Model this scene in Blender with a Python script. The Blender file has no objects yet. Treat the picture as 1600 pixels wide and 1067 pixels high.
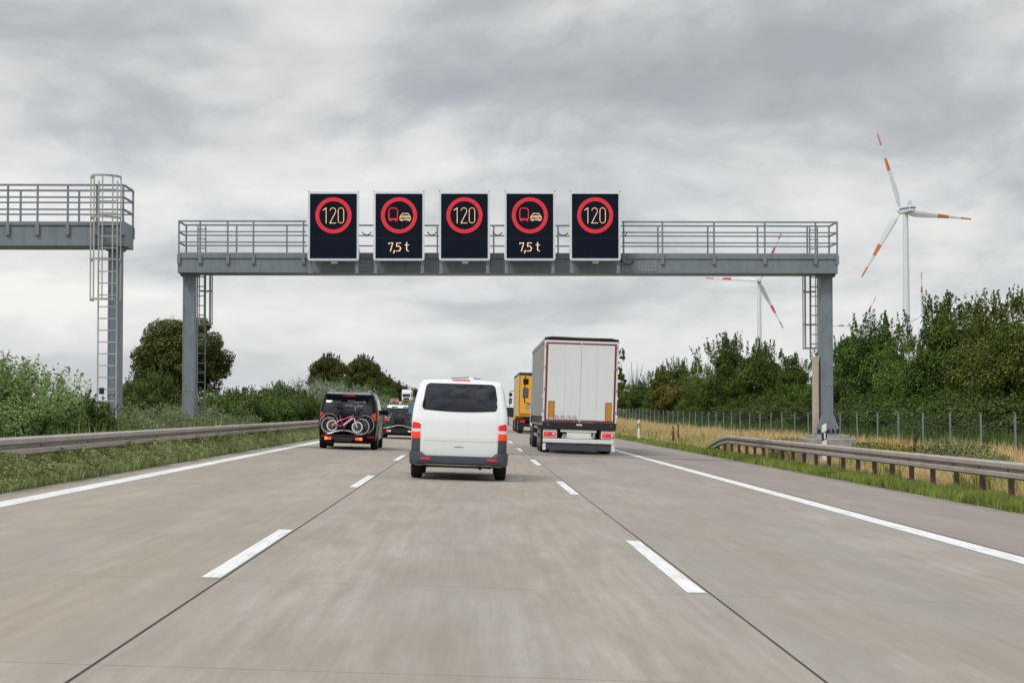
import bpy, bmesh, math, random
import numpy as np
from mathutils import Vector, Matrix, Euler
from mathutils.bvhtree import BVHTree

R = math.radians
PI = math.pi
scene = bpy.context.scene
COL = scene.collection
random.seed(7)

# ------------------------------------------------------------------ place
SLOPE = 0.033            # crossfall of the carriageway, falling to the right
FPX = 3050.0             # focal length in photo pixels (1600 wide)
VPX, VPY = 739.0, 643.0  # where the carriageway runs to
CAMZ = 1.346

def smooth(a, b, t):
    t = np.clip((t - a) / (b - a), 0, 1)
    return t * t * (3 - 2 * t)

def rise(Y):
    return 3.1 * smooth(110.0, 540.0, Y)

def road_z(X, Y):
    return float(-SLOPE * X + rise(Y))

def ground_z(X, Y):
    """verge, median and fields (numpy friendly)"""
    X = np.asarray(X, float); Y = np.asarray(Y, float)
    z = -SLOPE * np.clip(X, -6.5, 8.86)
    z = z - 0.06 * ((X > -6.45) & (X < 8.8))
    z = z - 0.05 * smooth(8.86, 12.0, X) + 0.06 * smooth(11, 20, X)
    z = z - 0.06 * ((X < -12.9) & (X > -24.6))
    z = z + 0.85 * smooth(-7.6, -9.2, X) * smooth(-12.7, -11.0, X) * smooth(215, 250, Y) * smooth(430, 380, Y)   # grass bank in the median
    return z + rise(Y)

def px(x, Y):
    """lateral position of photo column x at depth Y"""
    return (x - VPX) * Y / FPX

def pz(y, Y):
    """height of photo row y at depth Y"""
    return CAMZ - (y - VPY) * Y / FPX

# ------------------------------------------------------------------ materials
def new_mat(name):
    m = bpy.data.materials.new(name); m.use_nodes = True
    nt = m.node_tree; nt.nodes.clear()
    out = nt.nodes.new('ShaderNodeOutputMaterial')
    return m, nt, out

def node(nt, kind, **kw):
    n = nt.nodes.new(kind)
    for k, v in kw.items():
        if k.startswith('i_'):
            key = k[2:]
            key = int(key) if key.isdigit() else key.replace('_', ' ')
            n.inputs[key].default_value = v
        else:
            setattr(n, k, v)
    return n

def mixrgb(nt, fac, a, b, mode='MIX'):
    n = nt.nodes.new('ShaderNodeMix'); n.data_type = 'RGBA'; n.blend_type = mode
    for sock, v in ((n.inputs[0], fac), (n.inputs[6], a), (n.inputs[7], b)):
        if isinstance(v, bpy.types.NodeSocket): nt.links.new(v, sock)
        elif isinstance(v, (int, float)): sock.default_value = v
        else: sock.default_value = (*v[:3], 1)
    return n.outputs[2]

def math_node(nt, op, a, b=None, c=None, clamp=False):
    n = nt.nodes.new('ShaderNodeMath'); n.operation = op; n.use_clamp = clamp
    for i, v in enumerate((a, b, c)):
        if v is None: continue
        if isinstance(v, bpy.types.NodeSocket): nt.links.new(v, n.inputs[i])
        else: n.inputs[i].default_value = v
    return n.outputs[0]

def ramp(nt, fac, pts):
    n = nt.nodes.new('ShaderNodeValToRGB')
    cr = n.color_ramp
    while len(cr.elements) < len(pts): cr.elements.new(0.5)
    for e, (p, c) in zip(cr.elements, pts):
        e.position = p
        e.color = (c, c, c, 1) if isinstance(c, (int, float)) else (*c[:3], 1)
    nt.links.new(fac, n.inputs[0])
    return n.outputs[0]

def noise(nt, vec, scale, detail=4, rough=.55):
    n = node(nt, 'ShaderNodeTexNoise', i_Scale=scale, i_Detail=detail, i_Roughness=rough)
    if vec is not None: nt.links.new(vec, n.inputs['Vector'])
    return n.outputs['Fac']

def mapping(nt, vec, scale=(1, 1, 1), loc=(0, 0, 0)):
    n = node(nt, 'ShaderNodeMapping'); n.inputs['Scale'].default_value = scale; n.inputs['Location'].default_value = loc
    nt.links.new(vec, n.inputs['Vector']); return n.outputs[0]

def M(name, col, rough=.5, metal=0.0, var=.12, scale=4.0, bump=0.0, bscale=60, coat=0.0, spec=.5, emit=None, estr=0.0, dirt=None, dscale=1.5):
    m, nt, out = new_mat(name)
    b = node(nt, 'ShaderNodeBsdfPrincipled', i_Roughness=rough, i_Metallic=metal)
    b.inputs['Coat Weight'].default_value = coat
    b.inputs['Coat Roughness'].default_value = .06
    b.inputs['Specular IOR Level'].default_value = spec
    tc = node(nt, 'ShaderNodeTexCoord')
    oi = node(nt, 'ShaderNodeObjectInfo')
    f = noise(nt, tc.outputs['Object'], scale, 5)
    lo = tuple(c * (1 - var) for c in col); hi = tuple(min(1, c * (1 + var)) for c in col)
    f = ramp(nt, f, [(.3, 0.0), (.7, 1.0)])
    c = mixrgb(nt, f, lo, hi)
    if dirt:
        d = noise(nt, mapping(nt, tc.outputs['Object'], (1, 1, .35)), dscale, 6, .65)
        d = ramp(nt, d, [(.5, 0.0), (.78, .75)])
        c = mixrgb(nt, d, c, dirt)
    nt.links.new(c, b.inputs['Base Color'])
    rr = noise(nt, tc.outputs['Object'], scale * 2.3, 3)
    rv = math_node(nt, 'MULTIPLY_ADD', rr, rough * .4, rough * .8)
    nt.links.new(rv, b.inputs['Roughness'])
    if emit:
        b.inputs['Emission Color'].default_value = (*emit, 1); b.inputs['Emission Strength'].default_value = estr
    if bump:
        bn = node(nt, 'ShaderNodeBump', i_Strength=bump, i_Distance=.01)
        nt.links.new(noise(nt, tc.outputs['Object'], bscale, 4), bn.inputs['Height'])
        nt.links.new(bn.outputs[0], b.inputs['Normal'])
    nt.links.new(b.outputs[0], out.inputs[0])
    return m

def leaf_mat(name, dark, light, tint=None, trans=.22, cscale=.9):
    """leaves: every leaf its own tone, clumps of darker and lighter foliage"""
    m, nt, out = new_mat(name)
    geo = node(nt, 'ShaderNodeNewGeometry')
    tc = node(nt, 'ShaderNodeTexCoord'); oi = node(nt, 'ShaderNodeObjectInfo')
    ofs = node(nt, 'ShaderNodeVectorMath', operation='SCALE'); ofs.inputs[0].default_value = (31, 17, 23)
    nt.links.new(oi.outputs['Random'], ofs.inputs['Scale'])
    ad = node(nt, 'ShaderNodeVectorMath', operation='ADD')
    nt.links.new(tc.outputs['Object'], ad.inputs[0]); nt.links.new(ofs.outputs[0], ad.inputs[1])
    cl = noise(nt, ad.outputs[0], cscale, 3)
    cl = ramp(nt, cl, [(.35, 0.0), (.65, 1.0)])
    f = math_node(nt, 'MULTIPLY_ADD', geo.outputs['Random Per Island'], .42, math_node(nt, 'MULTIPLY', cl, .58))
    c = mixrgb(nt, f, dark, light)
    if tint:
        k = math_node(nt, 'GREATER_THAN', geo.outputs['Random Per Island'], .86)
        c = mixrgb(nt, math_node(nt, 'MULTIPLY', k, .7), c, tint)
    hs = node(nt, 'ShaderNodeHueSaturation')
    nt.links.new(math_node(nt, 'MULTIPLY_ADD', oi.outputs['Random'], .03, .485), hs.inputs['Hue'])
    nt.links.new(math_node(nt, 'MULTIPLY_ADD', oi.outputs['Random'], .35, .82), hs.inputs['Value'])
    nt.links.new(c, hs.inputs['Color'])
    b = node(nt, 'ShaderNodeBsdfPrincipled', i_Roughness=.6)
    b.inputs['Specular IOR Level'].default_value = .14
    nt.links.new(hs.outputs[0], b.inputs['Base Color'])
    t = node(nt, 'ShaderNodeBsdfTranslucent'); nt.links.new(hs.outputs[0], t.inputs['Color'])
    mx = node(nt, 'ShaderNodeMixShader'); mx.inputs[0].default_value = trans
    nt.links.new(b.outputs[0], mx.inputs[1]); nt.links.new(t.outputs[0], mx.inputs[2])
    nt.links.new(mx.outputs[0], out.inputs[0])
    return m

# ------------------------------------------------------------------ tagging
def tag(o, label=None, cat=None, group=None, kind=None):
    if label: o['label'] = label
    if cat: o['category'] = cat
    if group: o['group'] = group
    if kind: o['kind'] = kind
    return o

def empty(name, loc=(0, 0, 0), rot=(0, 0, 0)):
    o = bpy.data.objects.new(name, None); COL.objects.link(o)
    o.location = loc; o.rotation_euler = rot; o.empty_display_size = .2
    return o

def thing(name, label, cat, loc=(0, 0, 0), rot=(0, 0, 0), group=None):
    return tag(empty(name, loc, rot), label, cat, group)

def kids(o):
    return [c for c in COL.objects if c.parent == o]

def copy_tree(o, parent=None):
    c = o.copy(); COL.objects.link(c); c.parent = parent
    for ch in list(o.children): copy_tree(ch, c)
    return c

# ------------------------------------------------------------------ mesh builder
class MB:
    def __init__(self): self.v = []; self.f = []
    def add(self, vs, fs):
        n = len(self.v); self.v += [tuple(p) for p in vs]; self.f += [tuple(i + n for i in q) for q in fs]
        return self
    def box(self, c, s, rot=None):
        hx, hy, hz = s[0] / 2, s[1] / 2, s[2] / 2
        P = [Vector((x, y, z)) for x in (-hx, hx) for y in (-hy, hy) for z in (-hz, hz)]
        if rot: P = [rot @ p for p in P]
        P = [p + Vector(c) for p in P]
        return self.add(P, [(0, 1, 3, 2), (4, 6, 7, 5), (0, 4, 5, 1), (2, 3, 7, 6), (0, 2, 6, 4), (1, 5, 7, 3)])
    def b2(self, a, b):
        return self.box([(a[i] + b[i]) / 2 for i in range(3)], [abs(b[i] - a[i]) for i in range(3)])
    def bar(self, p0, p1, w, h=None):
        p0, p1 = Vector(p0), Vector(p1); h = h or w
        d = (p1 - p0); L = d.length; d.normalize()
        up = Vector((0, 0, 1)) if abs(d.z) < .95 else Vector((0, 1, 0))
        s = d.cross(up).normalized(); u = s.cross(d)
        m = Matrix((s, d, u)).transposed()
        return self.box((p0 + p1) / 2, (w, L, h), m)
    def tube(self, path, r, n=8, closed=False, caps=True):
        P = [Vector(p) for p in path]; k = len(P)
        rs = r if isinstance(r, (list, tuple)) else [r] * k
        vs = []; prev = None
        for i in range(k):
            a = P[i - 1] if (i or closed) else P[i]
            b = P[(i + 1) % k] if (i < k - 1 or closed) else P[i]
            d = (b - a).normalized()
            if prev is None:
                ref = Vector((0, 0, 1)) if abs(d.z) < .9 else Vector((1, 0, 0))
                s = d.cross(ref).normalized()
            else:
                s = (prev - d * prev.dot(d)).normalized()
            prev = s; u = d.cross(s)
            for j in range(n):
                t = 2 * PI * j / n
                vs.append(P[i] + (s * math.cos(t) + u * math.sin(t)) * rs[i])
        fs = []
        for i in range(k if closed else k - 1):
            for j in range(n):
                a = i * n + j; b = i * n + (j + 1) % n
                c = ((i + 1) % k) * n + (j + 1) % n; d_ = ((i + 1) % k) * n + j
                fs.append((a, b, c, d_))
        if caps and not closed:
            fs.append(tuple(range(n))[::-1]); fs.append(tuple((k - 1) * n + j for j in range(n)))
        return self.add(vs, fs)
    def cyl(self, p0, p1, r0, r1=None, n=16):
        return self.tube([p0, p1], [r0, r1 if r1 is not None else r0], n)
    def lathe(self, prof, axis='x', c=(0, 0, 0), n=24):
        """prof: (along, radius)"""
        vs = []; k = len(prof)
        for a, r in prof:
            for j in range(n):
                t = 2 * PI * j / n; u, w = r * math.cos(t), r * math.sin(t)
                p = {'x': (a, u, w), 'y': (u, a, w), 'z': (u, w, a)}[axis]
                vs.append((p[0] + c[0], p[1] + c[1], p[2] + c[2]))
        fs = []
        for i in range(k - 1):
            for j in range(n):
                fs.append((i * n + j, i * n + (j + 1) % n, (i + 1) * n + (j + 1) % n, (i + 1) * n + j))
        fs.append(tuple(range(n))); fs.append(tuple((k - 1) * n + j for j in range(n)))
        return self.add(vs, fs)
    def prism(self, poly, fn, d):
        """poly: 2-D outline; fn maps (a,b)->3-D point; d: thickness vector"""
        A = [Vector(fn(*p)) for p in poly]; d = Vector(d); n = len(A)
        fs = [tuple(range(n)), tuple(range(2 * n - 1, n - 1, -1))]
        fs += [(i, (i + 1) % n, n + (i + 1) % n, n + i) for i in range(n)]
        return self.add(A + [a + d for a in A], fs)
    def sweep(self, prof, path, side_up=True, closed_prof=False):
        """prof of (out, up) swept along a path of (point, out-vector)"""
        n = len(prof); vs = []
        for p, o in path:
            p = Vector(p); o = Vector(o)
            for a, b in prof: vs.append(p + o * a + Vector((0, 0, b)))
        fs = []; m = n if closed_prof else n - 1
        for i in range(len(path) - 1):
            for j in range(m):
                fs.append((i * n + j, i * n + (j + 1) % n, (i + 1) * n + (j + 1) % n, (i + 1) * n + j))
        if closed_prof:
            fs.append(tuple(range(n))); fs.append(tuple((len(path) - 1) * n + j for j in range(n)))
        return self.add(vs, fs)
    def mesh(self, name, recalc=True):
        me = bpy.data.meshes.new(name); me.from_pydata(self.v, [], self.f)
        if recalc:
            bm = bmesh.new(); bm.from_mesh(me)
            bmesh.ops.recalc_face_normals(bm, faces=bm.faces); bm.to_mesh(me); bm.free()
        return me
    def build(self, name, mat, parent=None, smooth=0, bevel=0, seg=2, label=None):
        me = self.mesh(name); me.materials.append(mat)
        if smooth:
            me.polygons.foreach_set('use_smooth', [True] * len(me.polygons))
            me.set_sharp_from_angle(angle=R(smooth))
        o = bpy.data.objects.new(name, me); COL.objects.link(o)
        if parent: o.parent = parent
        if bevel:
            b = o.modifiers.new('bevel', 'BEVEL'); b.width = bevel; b.segments = seg; b.limit_method = 'ANGLE'; b.angle_limit = R(35)
        if label: o['label'] = label
        return o

def raw_mesh(name, V, F, mat, parent=None, smooth=False):
    """numpy verts (n,3), faces (m,k) of one size or a list of such arrays"""
    Fs = F if isinstance(F, list) else [F]
    me = bpy.data.meshes.new(name)
    me.vertices.add(len(V)); me.vertices.foreach_set('co', np.ascontiguousarray(V, np.float32).ravel())
    loops = np.concatenate([f.ravel() for f in Fs]).astype(np.int32)
    tot = np.concatenate([np.full(len(f), f.shape[1]) for f in Fs]).astype(np.int32)
    st = np.concatenate([[0], np.cumsum(tot)[:-1]]).astype(np.int32)
    me.loops.add(len(loops)); me.loops.foreach_set('vertex_index', loops)
    me.polygons.add(len(tot)); me.polygons.foreach_set('loop_start', st); me.polygons.foreach_set('loop_total', tot)
    if smooth: me.polygons.foreach_set('use_smooth', np.ones(len(tot), bool))
    me.update(calc_edges=True); me.validate()
    me.materials.append(mat)
    o = bpy.data.objects.new(name, me); COL.objects.link(o)
    if parent: o.parent = parent
    return o

# ------------------------------------------------------------------ palette
MAT = {}
MAT['steel'] = M('painted_grey_steel', (.18, .215, .24), .5, var=.07, scale=1.2, bump=.05, dirt=(.115, .125, .13), dscale=5.0)
MAT['steel_light'] = M('light_galvanised_steel', (.40, .42, .43), .5, .3, var=.1, scale=3)
MAT['steel_dark'] = M('dark_steel', (.085, .095, .105), .5, var=.1)
MAT['cage'] = M('pale_cage_steel', (.38, .375, .36), .55, .2, var=.08)
MAT['rail'] = M('weathered_guard_rail', (.385, .345, .295), .55, .1, var=.12, scale=1.3, dirt=(.24, .20, .165), bump=.05)
MAT['rust'] = M('rusty_post', (.10, .075, .06), .75, .1, var=.3, scale=6)
MAT['white_paint'] = M('white_car_paint', (.80, .835, .83), .32, var=.012, coat=.6, dirt=(.74, .76, .745), dscale=.8)
MAT['black_paint'] = M('black_car_paint', (.0035, .0035, .004), .25, var=.05, spec=.2, coat=.16)
MAT['grey_paint'] = M('dark_grey_car_paint', (.012, .014, .018), .25, var=.05, coat=.4)
MAT['silver_sheen'] = M('painted_silver_sheen', (.45, .46, .47), .3, .4, var=.03, coat=.5)
MAT['blue_paint'] = M('light_blue_car_paint', (.12, .42, .55), .3, var=.04, coat=.6)
MAT['red_paint'] = M('red_car_paint', (.40, .03, .025), .3, var=.04, coat=.6)
MAT['plastic'] = M('grey_bumper_plastic', (.055, .065, .08), .5, var=.06, bump=.03)
MAT['black'] = M('black_plastic', (.012, .012, .013), .5, var=.1)
MAT['under'] = M('underbody', (.01, .01, .01), .8, var=.2)
MAT['tyre'] = M('tyre_rubber', (.013, .013, .014), .8, var=.15, bump=.1)
MAT['rim'] = M('wheel_rim', (.4, .41, .42), .35, .7, var=.06)
MAT['glass'] = M('dark_window_glass', (.004, .006, .010), .03, var=.05, spec=.60)
MAT['glass_blue'] = M('mirror_glass', (.12, .22, .27), .06, .6, var=.03, spec=.9)
MAT['red_lamp'] = M('red_lamp', (.70, .010, .022), .2, var=.05, coat=.5, emit=(.8, .01, .02), estr=.16)
MAT['orange_lamp'] = M('orange_lamp', (.90, .055, .012), .2, var=.05, coat=.5, emit=(1, .04, .01), estr=.16)
MAT['clear_lamp'] = M('clear_lamp', (.75, .72, .72), .15, var=.05, coat=.7)
MAT['lit_red'] = M('lit_red_lamp', (.7, .05, .03), .2, emit=(1, .10, .05), estr=.6)
MAT['lit_amber'] = M('lit_amber_lamp', (.8, .2, .03), .2, emit=(1, .28, .05), estr=.8)
MAT['trailer_white'] = M('white_trailer_panel', (.74, .775, .775), .4, var=.02, scale=2, coat=.1, dirt=(.68, .71, .705), dscale=1.2)
MAT['curtain'] = M('grey_curtain_tarp', (.30, .30, .285), .6, var=.08, scale=1.2, dirt=(.2, .19, .17))
MAT['red_tape'] = M('red_reflective_tape', (.24, .01, .022), .4, var=.06)
MAT['amber_board'] = M('amber_marker_board', (.55, .27, .015), .4, var=.08)
MAT['yellow'] = M('yellow_box_body', (.80, .38, .015), .45, var=.05, coat=.1)
MAT['yellow_tarp'] = M('faded_yellow_tarp', (.60, .46, .25), .6, var=.1)
MAT['white'] = M('white_plastic', (.78, .78, .76), .45, var=.03)
MAT['grey'] = M('mid_grey', (.28, .29, .30), .5, var=.08)
MAT['screen'] = M('dark_sign_screen', (.003, .0075, .017), .6, var=.15, spec=.12)
MAT['sign_frame'] = M('pale_sign_frame', (.62, .67, .72), .4, var=.03)
MAT['led_red'] = M('lit_red_dots', (.3, .01, .02), .5, emit=(.72, .025, .04), estr=.62)
MAT['led_cream'] = M('lit_cream_dots', (.5, .4, .3), .5, emit=(1.0, .64, .34), estr=.72)
MAT['beige'] = M('beige_plate', (.50, .43, .35), .55, var=.05)
MAT['concrete_block'] = M('foundation_concrete', (.30, .28, .25), .85, var=.2, scale=5, bump=.3, dirt=(.12, .11, .09))
MAT['fence'] = M('fence_green_wire', (.03, .055, .048), .5, .2)
MAT['fence_post'] = M('fence_post_steel', (.21, .25, .27), .55, .2)
MAT['bark'] = M('bark', (.065, .05, .038), .9, var=.3, scale=8, bump=.5, bscale=25)
MAT['turbine'] = M('turbine_white', (.66, .70, .75), .5, var=.02, scale=.05)
MAT['turbine_orange'] = M('turbine_orange_band', (.60, .19, .05), .5, var=.03, scale=.05)
MAT['turbine_red'] = M('turbine_red_band', (.55, .10, .06), .5, var=.03, scale=.05)
MAT['turbine_blue'] = M('turbine_blue_band', (.06, .11, .28), .5, var=.03, scale=.05)
MAT['pink'] = M('magenta_bike_frame', (.42, .012, .10), .3, var=.05, coat=.6)
MAT['bike_black'] = M('black_bike_frame', (.012, .012, .014), .35, coat=.4)
MAT['bike_white'] = M('white_bike_part', (.8, .8, .8), .35, var=.03)
MAT['alloy'] = M('bare_alloy', (.48, .49, .50), .3, .6, var=.05)
MAT['strap'] = M('tan_strap', (.45, .30, .10), .7, var=.15)
def line_material():
    m, nt, out = new_mat('worn_road_line_paint')
    b = node(nt, 'ShaderNodeBsdfPrincipled', i_Roughness=.6)
    o = node(nt, 'ShaderNodeTexCoord').outputs['Object']
    w1 = noise(nt, mapping(nt, o, (22, 1.1, 1)), 1.0, 6, .75)
    w2 = noise(nt, mapping(nt, o, (3, .8, 1)), 1.0, 4, .6)
    k = math_node(nt, 'ADD', math_node(nt, 'MULTIPLY', w1, .7), math_node(nt, 'MULTIPLY', w2, .3))
    c = mixrgb(nt, ramp(nt, k, [(.36, .0), (.50, .82), (.62, 1.0)]), (.50, .475, .44), (.79, .795, .785))
    nt.links.new(c, b.inputs['Base Color'])
    nt.links.new(b.outputs[0], out.inputs[0]); return m
MAT['line'] = line_material()
MAT['seam'] = M('joint_filler', (.03, .028, .026), .8, var=.3, scale=2)
MAT['yellow_bloom'] = leaf_mat('yellow_blossom', (.20, .17, .02), (.46, .34, .03), trans=.2)
MAT['rust_bloom'] = leaf_mat('rust_seed_head', (.10, .035, .018), (.20, .07, .03), trans=.2)
MAT['leaf_dark'] = leaf_mat('dark_green_leaf', (.012, .028, .006), (.10, .17, .028), (.20, .26, .05))
MAT['leaf_mid'] = leaf_mat('mid_green_leaf', (.020, .042, .007), (.155, .225, .038), (.28, .32, .065))
MAT['leaf_linden'] = leaf_mat('brownish_green_leaf', (.024, .034, .008), (.115, .135, .030), (.17, .165, .045), cscale=.6)
MAT['leaf_grey'] = leaf_mat('grey_green_willow_leaf', (.10, .145, .075), (.33, .42, .26), (.42, .48, .34))
MAT['leaf_bush'] = leaf_mat('fresh_green_bush_leaf', (.075, .12, .03), (.27, .37, .12), (.38, .45, .20))
MAT['leaf_bushdark'] = leaf_mat('hedge_leaf', (.024, .052, .011), (.125, .19, .04), (.20, .25, .06))
MAT['leaf_autumn'] = leaf_mat('yellowing_leaf', (.05, .065, .014), (.20, .20, .04), (.40, .30, .05))
MAT['weed'] = leaf_mat('weed_leaf', (.11, .135, .045), (.36, .40, .17), (.48, .47, .25))
MAT['grass_green'] = leaf_mat('green_grass', (.10, .16, .028), (.35, .45, .10), (.46, .50, .16))
MAT['grass_dry'] = leaf_mat('dry_grass', (.42, .30, .125), (.82, .64, .33), (.88, .74, .45))
MAT['weed_green'] = leaf_mat('pale_green_weed_leaf', (.09, .12, .045), (.29, .34, .17), (.38, .40, .23))
# ------------------------------------------------------------------ ground, roads
def ground_material():
    m, nt, out = new_mat('verge_and_field_ground')
    b = node(nt, 'ShaderNodeBsdfPrincipled', i_Roughness=.95)
    tc = node(nt, 'ShaderNodeTexCoord'); o = tc.outputs['Object']
    n1 = ramp(nt, noise(nt, o, .35, 6, .6), [(.35, 0.), (.65, 1.)])
    n2 = ramp(nt, noise(nt, o, 3.5, 6, .7), [(.3, 0.), (.7, 1.)])
    green = mixrgb(nt, n2, (.05, .065, .02), (.12, .13, .045))
    dry = mixrgb(nt, n2, (.17, .125, .055), (.34, .26, .13))
    sx = node(nt, 'ShaderNodeSeparateXYZ'); nt.links.new(o, sx.inputs[0])
    side = math_node(nt, 'MULTIPLY_ADD', sx.outputs[0], .5, -4.7, clamp=True)
    c = mixrgb(nt, math_node(nt, 'MULTIPLY', side, n1), green, dry)
    nt.links.new(c, b.inputs['Base Color'])
    bn = node(nt, 'ShaderNodeBump', i_Strength=.6, i_Distance=.05)
    nt.links.new(n2, bn.inputs['Height']); nt.links.new(bn.outputs[0], b.inputs['Normal'])
    nt.links.new(b.outputs[0], out.inputs[0]); return m

def concrete_material(name, base, warm, joints=0.5):
    m, nt, out = new_mat(name)
    b = node(nt, 'ShaderNodeBsdfPrincipled', i_Roughness=.75)
    b.inputs['Specular IOR Level'].default_value = .35
    tc = node(nt, 'ShaderNodeTexCoord'); o = tc.outputs['Object']
    sx = node(nt, 'ShaderNodeSeparateXYZ'); nt.links.new(o, sx.inputs[0])
    broad = ramp(nt, noise(nt, mapping(nt, o, (.45, .07, 1)), 1.0, 5, .6), [(.40, 0.), (.60, 1.)])
    patch_ = ramp(nt, noise(nt, mapping(nt, o, (.8, .20, 1), (7, 3, 0)), 1.0, 7, .68), [(.42, 0.), (.60, 1.)])
    blot = ramp(nt, noise(nt, mapping(nt, o, (2.2, .42, 1), (1, 9, 0)), 1.0, 7, .7), [(.43, 0.), (.62, 1.)])
    streak = ramp(nt, noise(nt, mapping(nt, o, (9, .30, 1)), 1.0, 7, .72), [(.38, 0.), (.64, 1.)])
    grain = ramp(nt, noise(nt, mapping(nt, o, (55, 5, 1)), 1.0, 4, .8), [(.34, 0.), (.66, 1.)])
    c = mixrgb(nt, broad, tuple(k * .86 for k in base), tuple(k * 1.13 for k in base))
    c = mixrgb(nt, math_node(nt, 'MULTIPLY', patch_, .70), c, warm)
    c = mixrgb(nt, math_node(nt, 'MULTIPLY', blot, .34), c, tuple(k * .62 for k in warm))
    c = mixrgb(nt, math_node(nt, 'MULTIPLY', streak, .42), c, tuple(k * .55 for k in warm))
    c = mixrgb(nt, math_node(nt, 'MULTIPLY', grain, .34), c, tuple(k * .55 for k in base))
    lane3 = math_node(nt, 'MULTIPLY', math_node(nt, 'GREATER_THAN', sx.outputs[0], 1.84), .26)
    c = mixrgb(nt, lane3, c, (base[0] * .60, base[1] * .61, base[2] * .64))
    lane1 = math_node(nt, 'MULTIPLY', math_node(nt, 'LESS_THAN', sx.outputs[0], -1.92), .30)
    c = mixrgb(nt, lane1, c, tuple(k * .88 for k in warm))
    # worn wheel tracks, two in each lane
    trk = math_node(nt, 'COSINE', math_node(nt, 'MULTIPLY', math_node(nt, 'ADD', sx.outputs[0], .04), 2 * PI / 1.88))
    trk = math_node(nt, 'MULTIPLY_ADD', trk, .5, .5)
    trk = math_node(nt, 'MULTIPLY', trk, math_node(nt, 'MULTIPLY_ADD', broad, .8, .2))
    c = mixrgb(nt, math_node(nt, 'MULTIPLY', trk, .34), c, tuple(k * .70 for k in (base[0] * .96, base[1], base[2] * 1.05)))
    # oil drip line in the middle of each lane
    oil = math_node(nt, 'COSINE', math_node(nt, 'MULTIPLY', math_node(nt, 'ADD', sx.outputs[0], .04), 2 * PI / 3.75))
    oil = math_node(nt, 'POWER', math_node(nt, 'MULTIPLY_ADD', oil, .5, .5), 6.0)
    c = mixrgb(nt, math_node(nt, 'MULTIPLY', oil, .10), c, (.14, .13, .12))
    # soil washed onto the pavement edges
    el = math_node(nt, 'MULTIPLY_ADD', sx.outputs[0], -3.2, -19.6, clamp=True)
    er = math_node(nt, 'MULTIPLY_ADD', sx.outputs[0], 3.0, -25.4, clamp=True)
    ed = math_node(nt, 'MULTIPLY', math_node(nt, 'MAXIMUM', el, er), ramp(nt, noise(nt, mapping(nt, o, (3.0, .7, 1)), 1.0, 6, .7), [(.35, 0.), (.6, 1.)]))
    c = mixrgb(nt, math_node(nt, 'MULTIPLY', ed, .85), c, (.085, .07, .048))
    # slab joints every five metres, faint
    fr = math_node(nt, 'FRACT', math_node(nt, 'MULTIPLY', sx.outputs[1], .2))
    jn = math_node(nt, 'LESS_THAN', fr, .0035)
    c = mixrgb(nt, math_node(nt, 'MULTIPLY', jn, joints), c, (.10, .09, .08))
    # spots
    vo = node(nt, 'ShaderNodeTexVoronoi', i_Scale=.24); nt.links.new(mapping(nt, o, (1.4, .8, 1)), vo.inputs['Vector'])
    sp = math_node(nt, 'LESS_THAN', math_node(nt, 'ADD', vo.outputs['Distance'], math_node(nt, 'MULTIPLY', grain, .02)), .048)
    c = mixrgb(nt, math_node(nt, 'MULTIPLY', sp, .45), c, (.15, .145, .14))
    nt.links.new(c, b.inputs['Base Color'])
    bn = node(nt, 'ShaderNodeBump', i_Strength=.12, i_Distance=.004)
    nt.links.new(grain, bn.inputs['Height']); nt.links.new(bn.outputs[0], b.inputs['Normal'])
    nt.links.new(b.outputs[0], out.inputs[0]); return m

YS = [-40, -20, 0, 10, 20, 40, 60, 80, 100, 110] + list(range(125, 710, 15)) + [730, 800, 900, 1100, 1400, 1800, 2400, 3200, 4500]
def strip(name, x0, x1, y0, y1, lift, mat, parent=None, nx=1, zf=None):
    ys = sorted({y0, y1} | {y for y in YS if y0 < y < y1})
    mb = MB(); n = nx + 1
    for y in ys:
        for i in range(n):
            x = x0 + (x1 - x0) * i / nx
            z = zf(x, y) if zf else road_z(x, y)
            mb.v.append((x, y, z + lift))
    for k in range(len(ys) - 1):
        for i in range(nx):
            a = k * n + i; mb.f.append((a, a + 1, a + n + 1, a + n))
    return mb.build(name, mat, parent, smooth=60)

XS = [-2500, -1200, -600, -300, -150, -80, -50, -36, -28, -24.7, -24.5, -19, -13, -12.8, -11, -9.6, -8.6, -7.4, -6.52, -6.44, -3, 0, 4, 8.78, 8.88, 9.4, 10, 11, 12, 14, 16, 20, 30, 50, 90, 200, 450, 900, 1800, 2800]
gx, gy = np.meshgrid(np.array(XS, float), np.array(YS, float))
gz = ground_z(gx, gy)
V = np.stack([gx, gy, gz], -1).reshape(-1, 3)
nxs = len(XS)
idx = np.arange(len(V)).reshape(len(YS), nxs)
F = np.stack([idx[:-1, :-1], idx[:-1, 1:], idx[1:, 1:], idx[1:, :-1]], -1).reshape(-1, 4)
g = raw_mesh('ground', V, F, ground_material(), smooth=True); tag(g, kind='structure')

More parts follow.
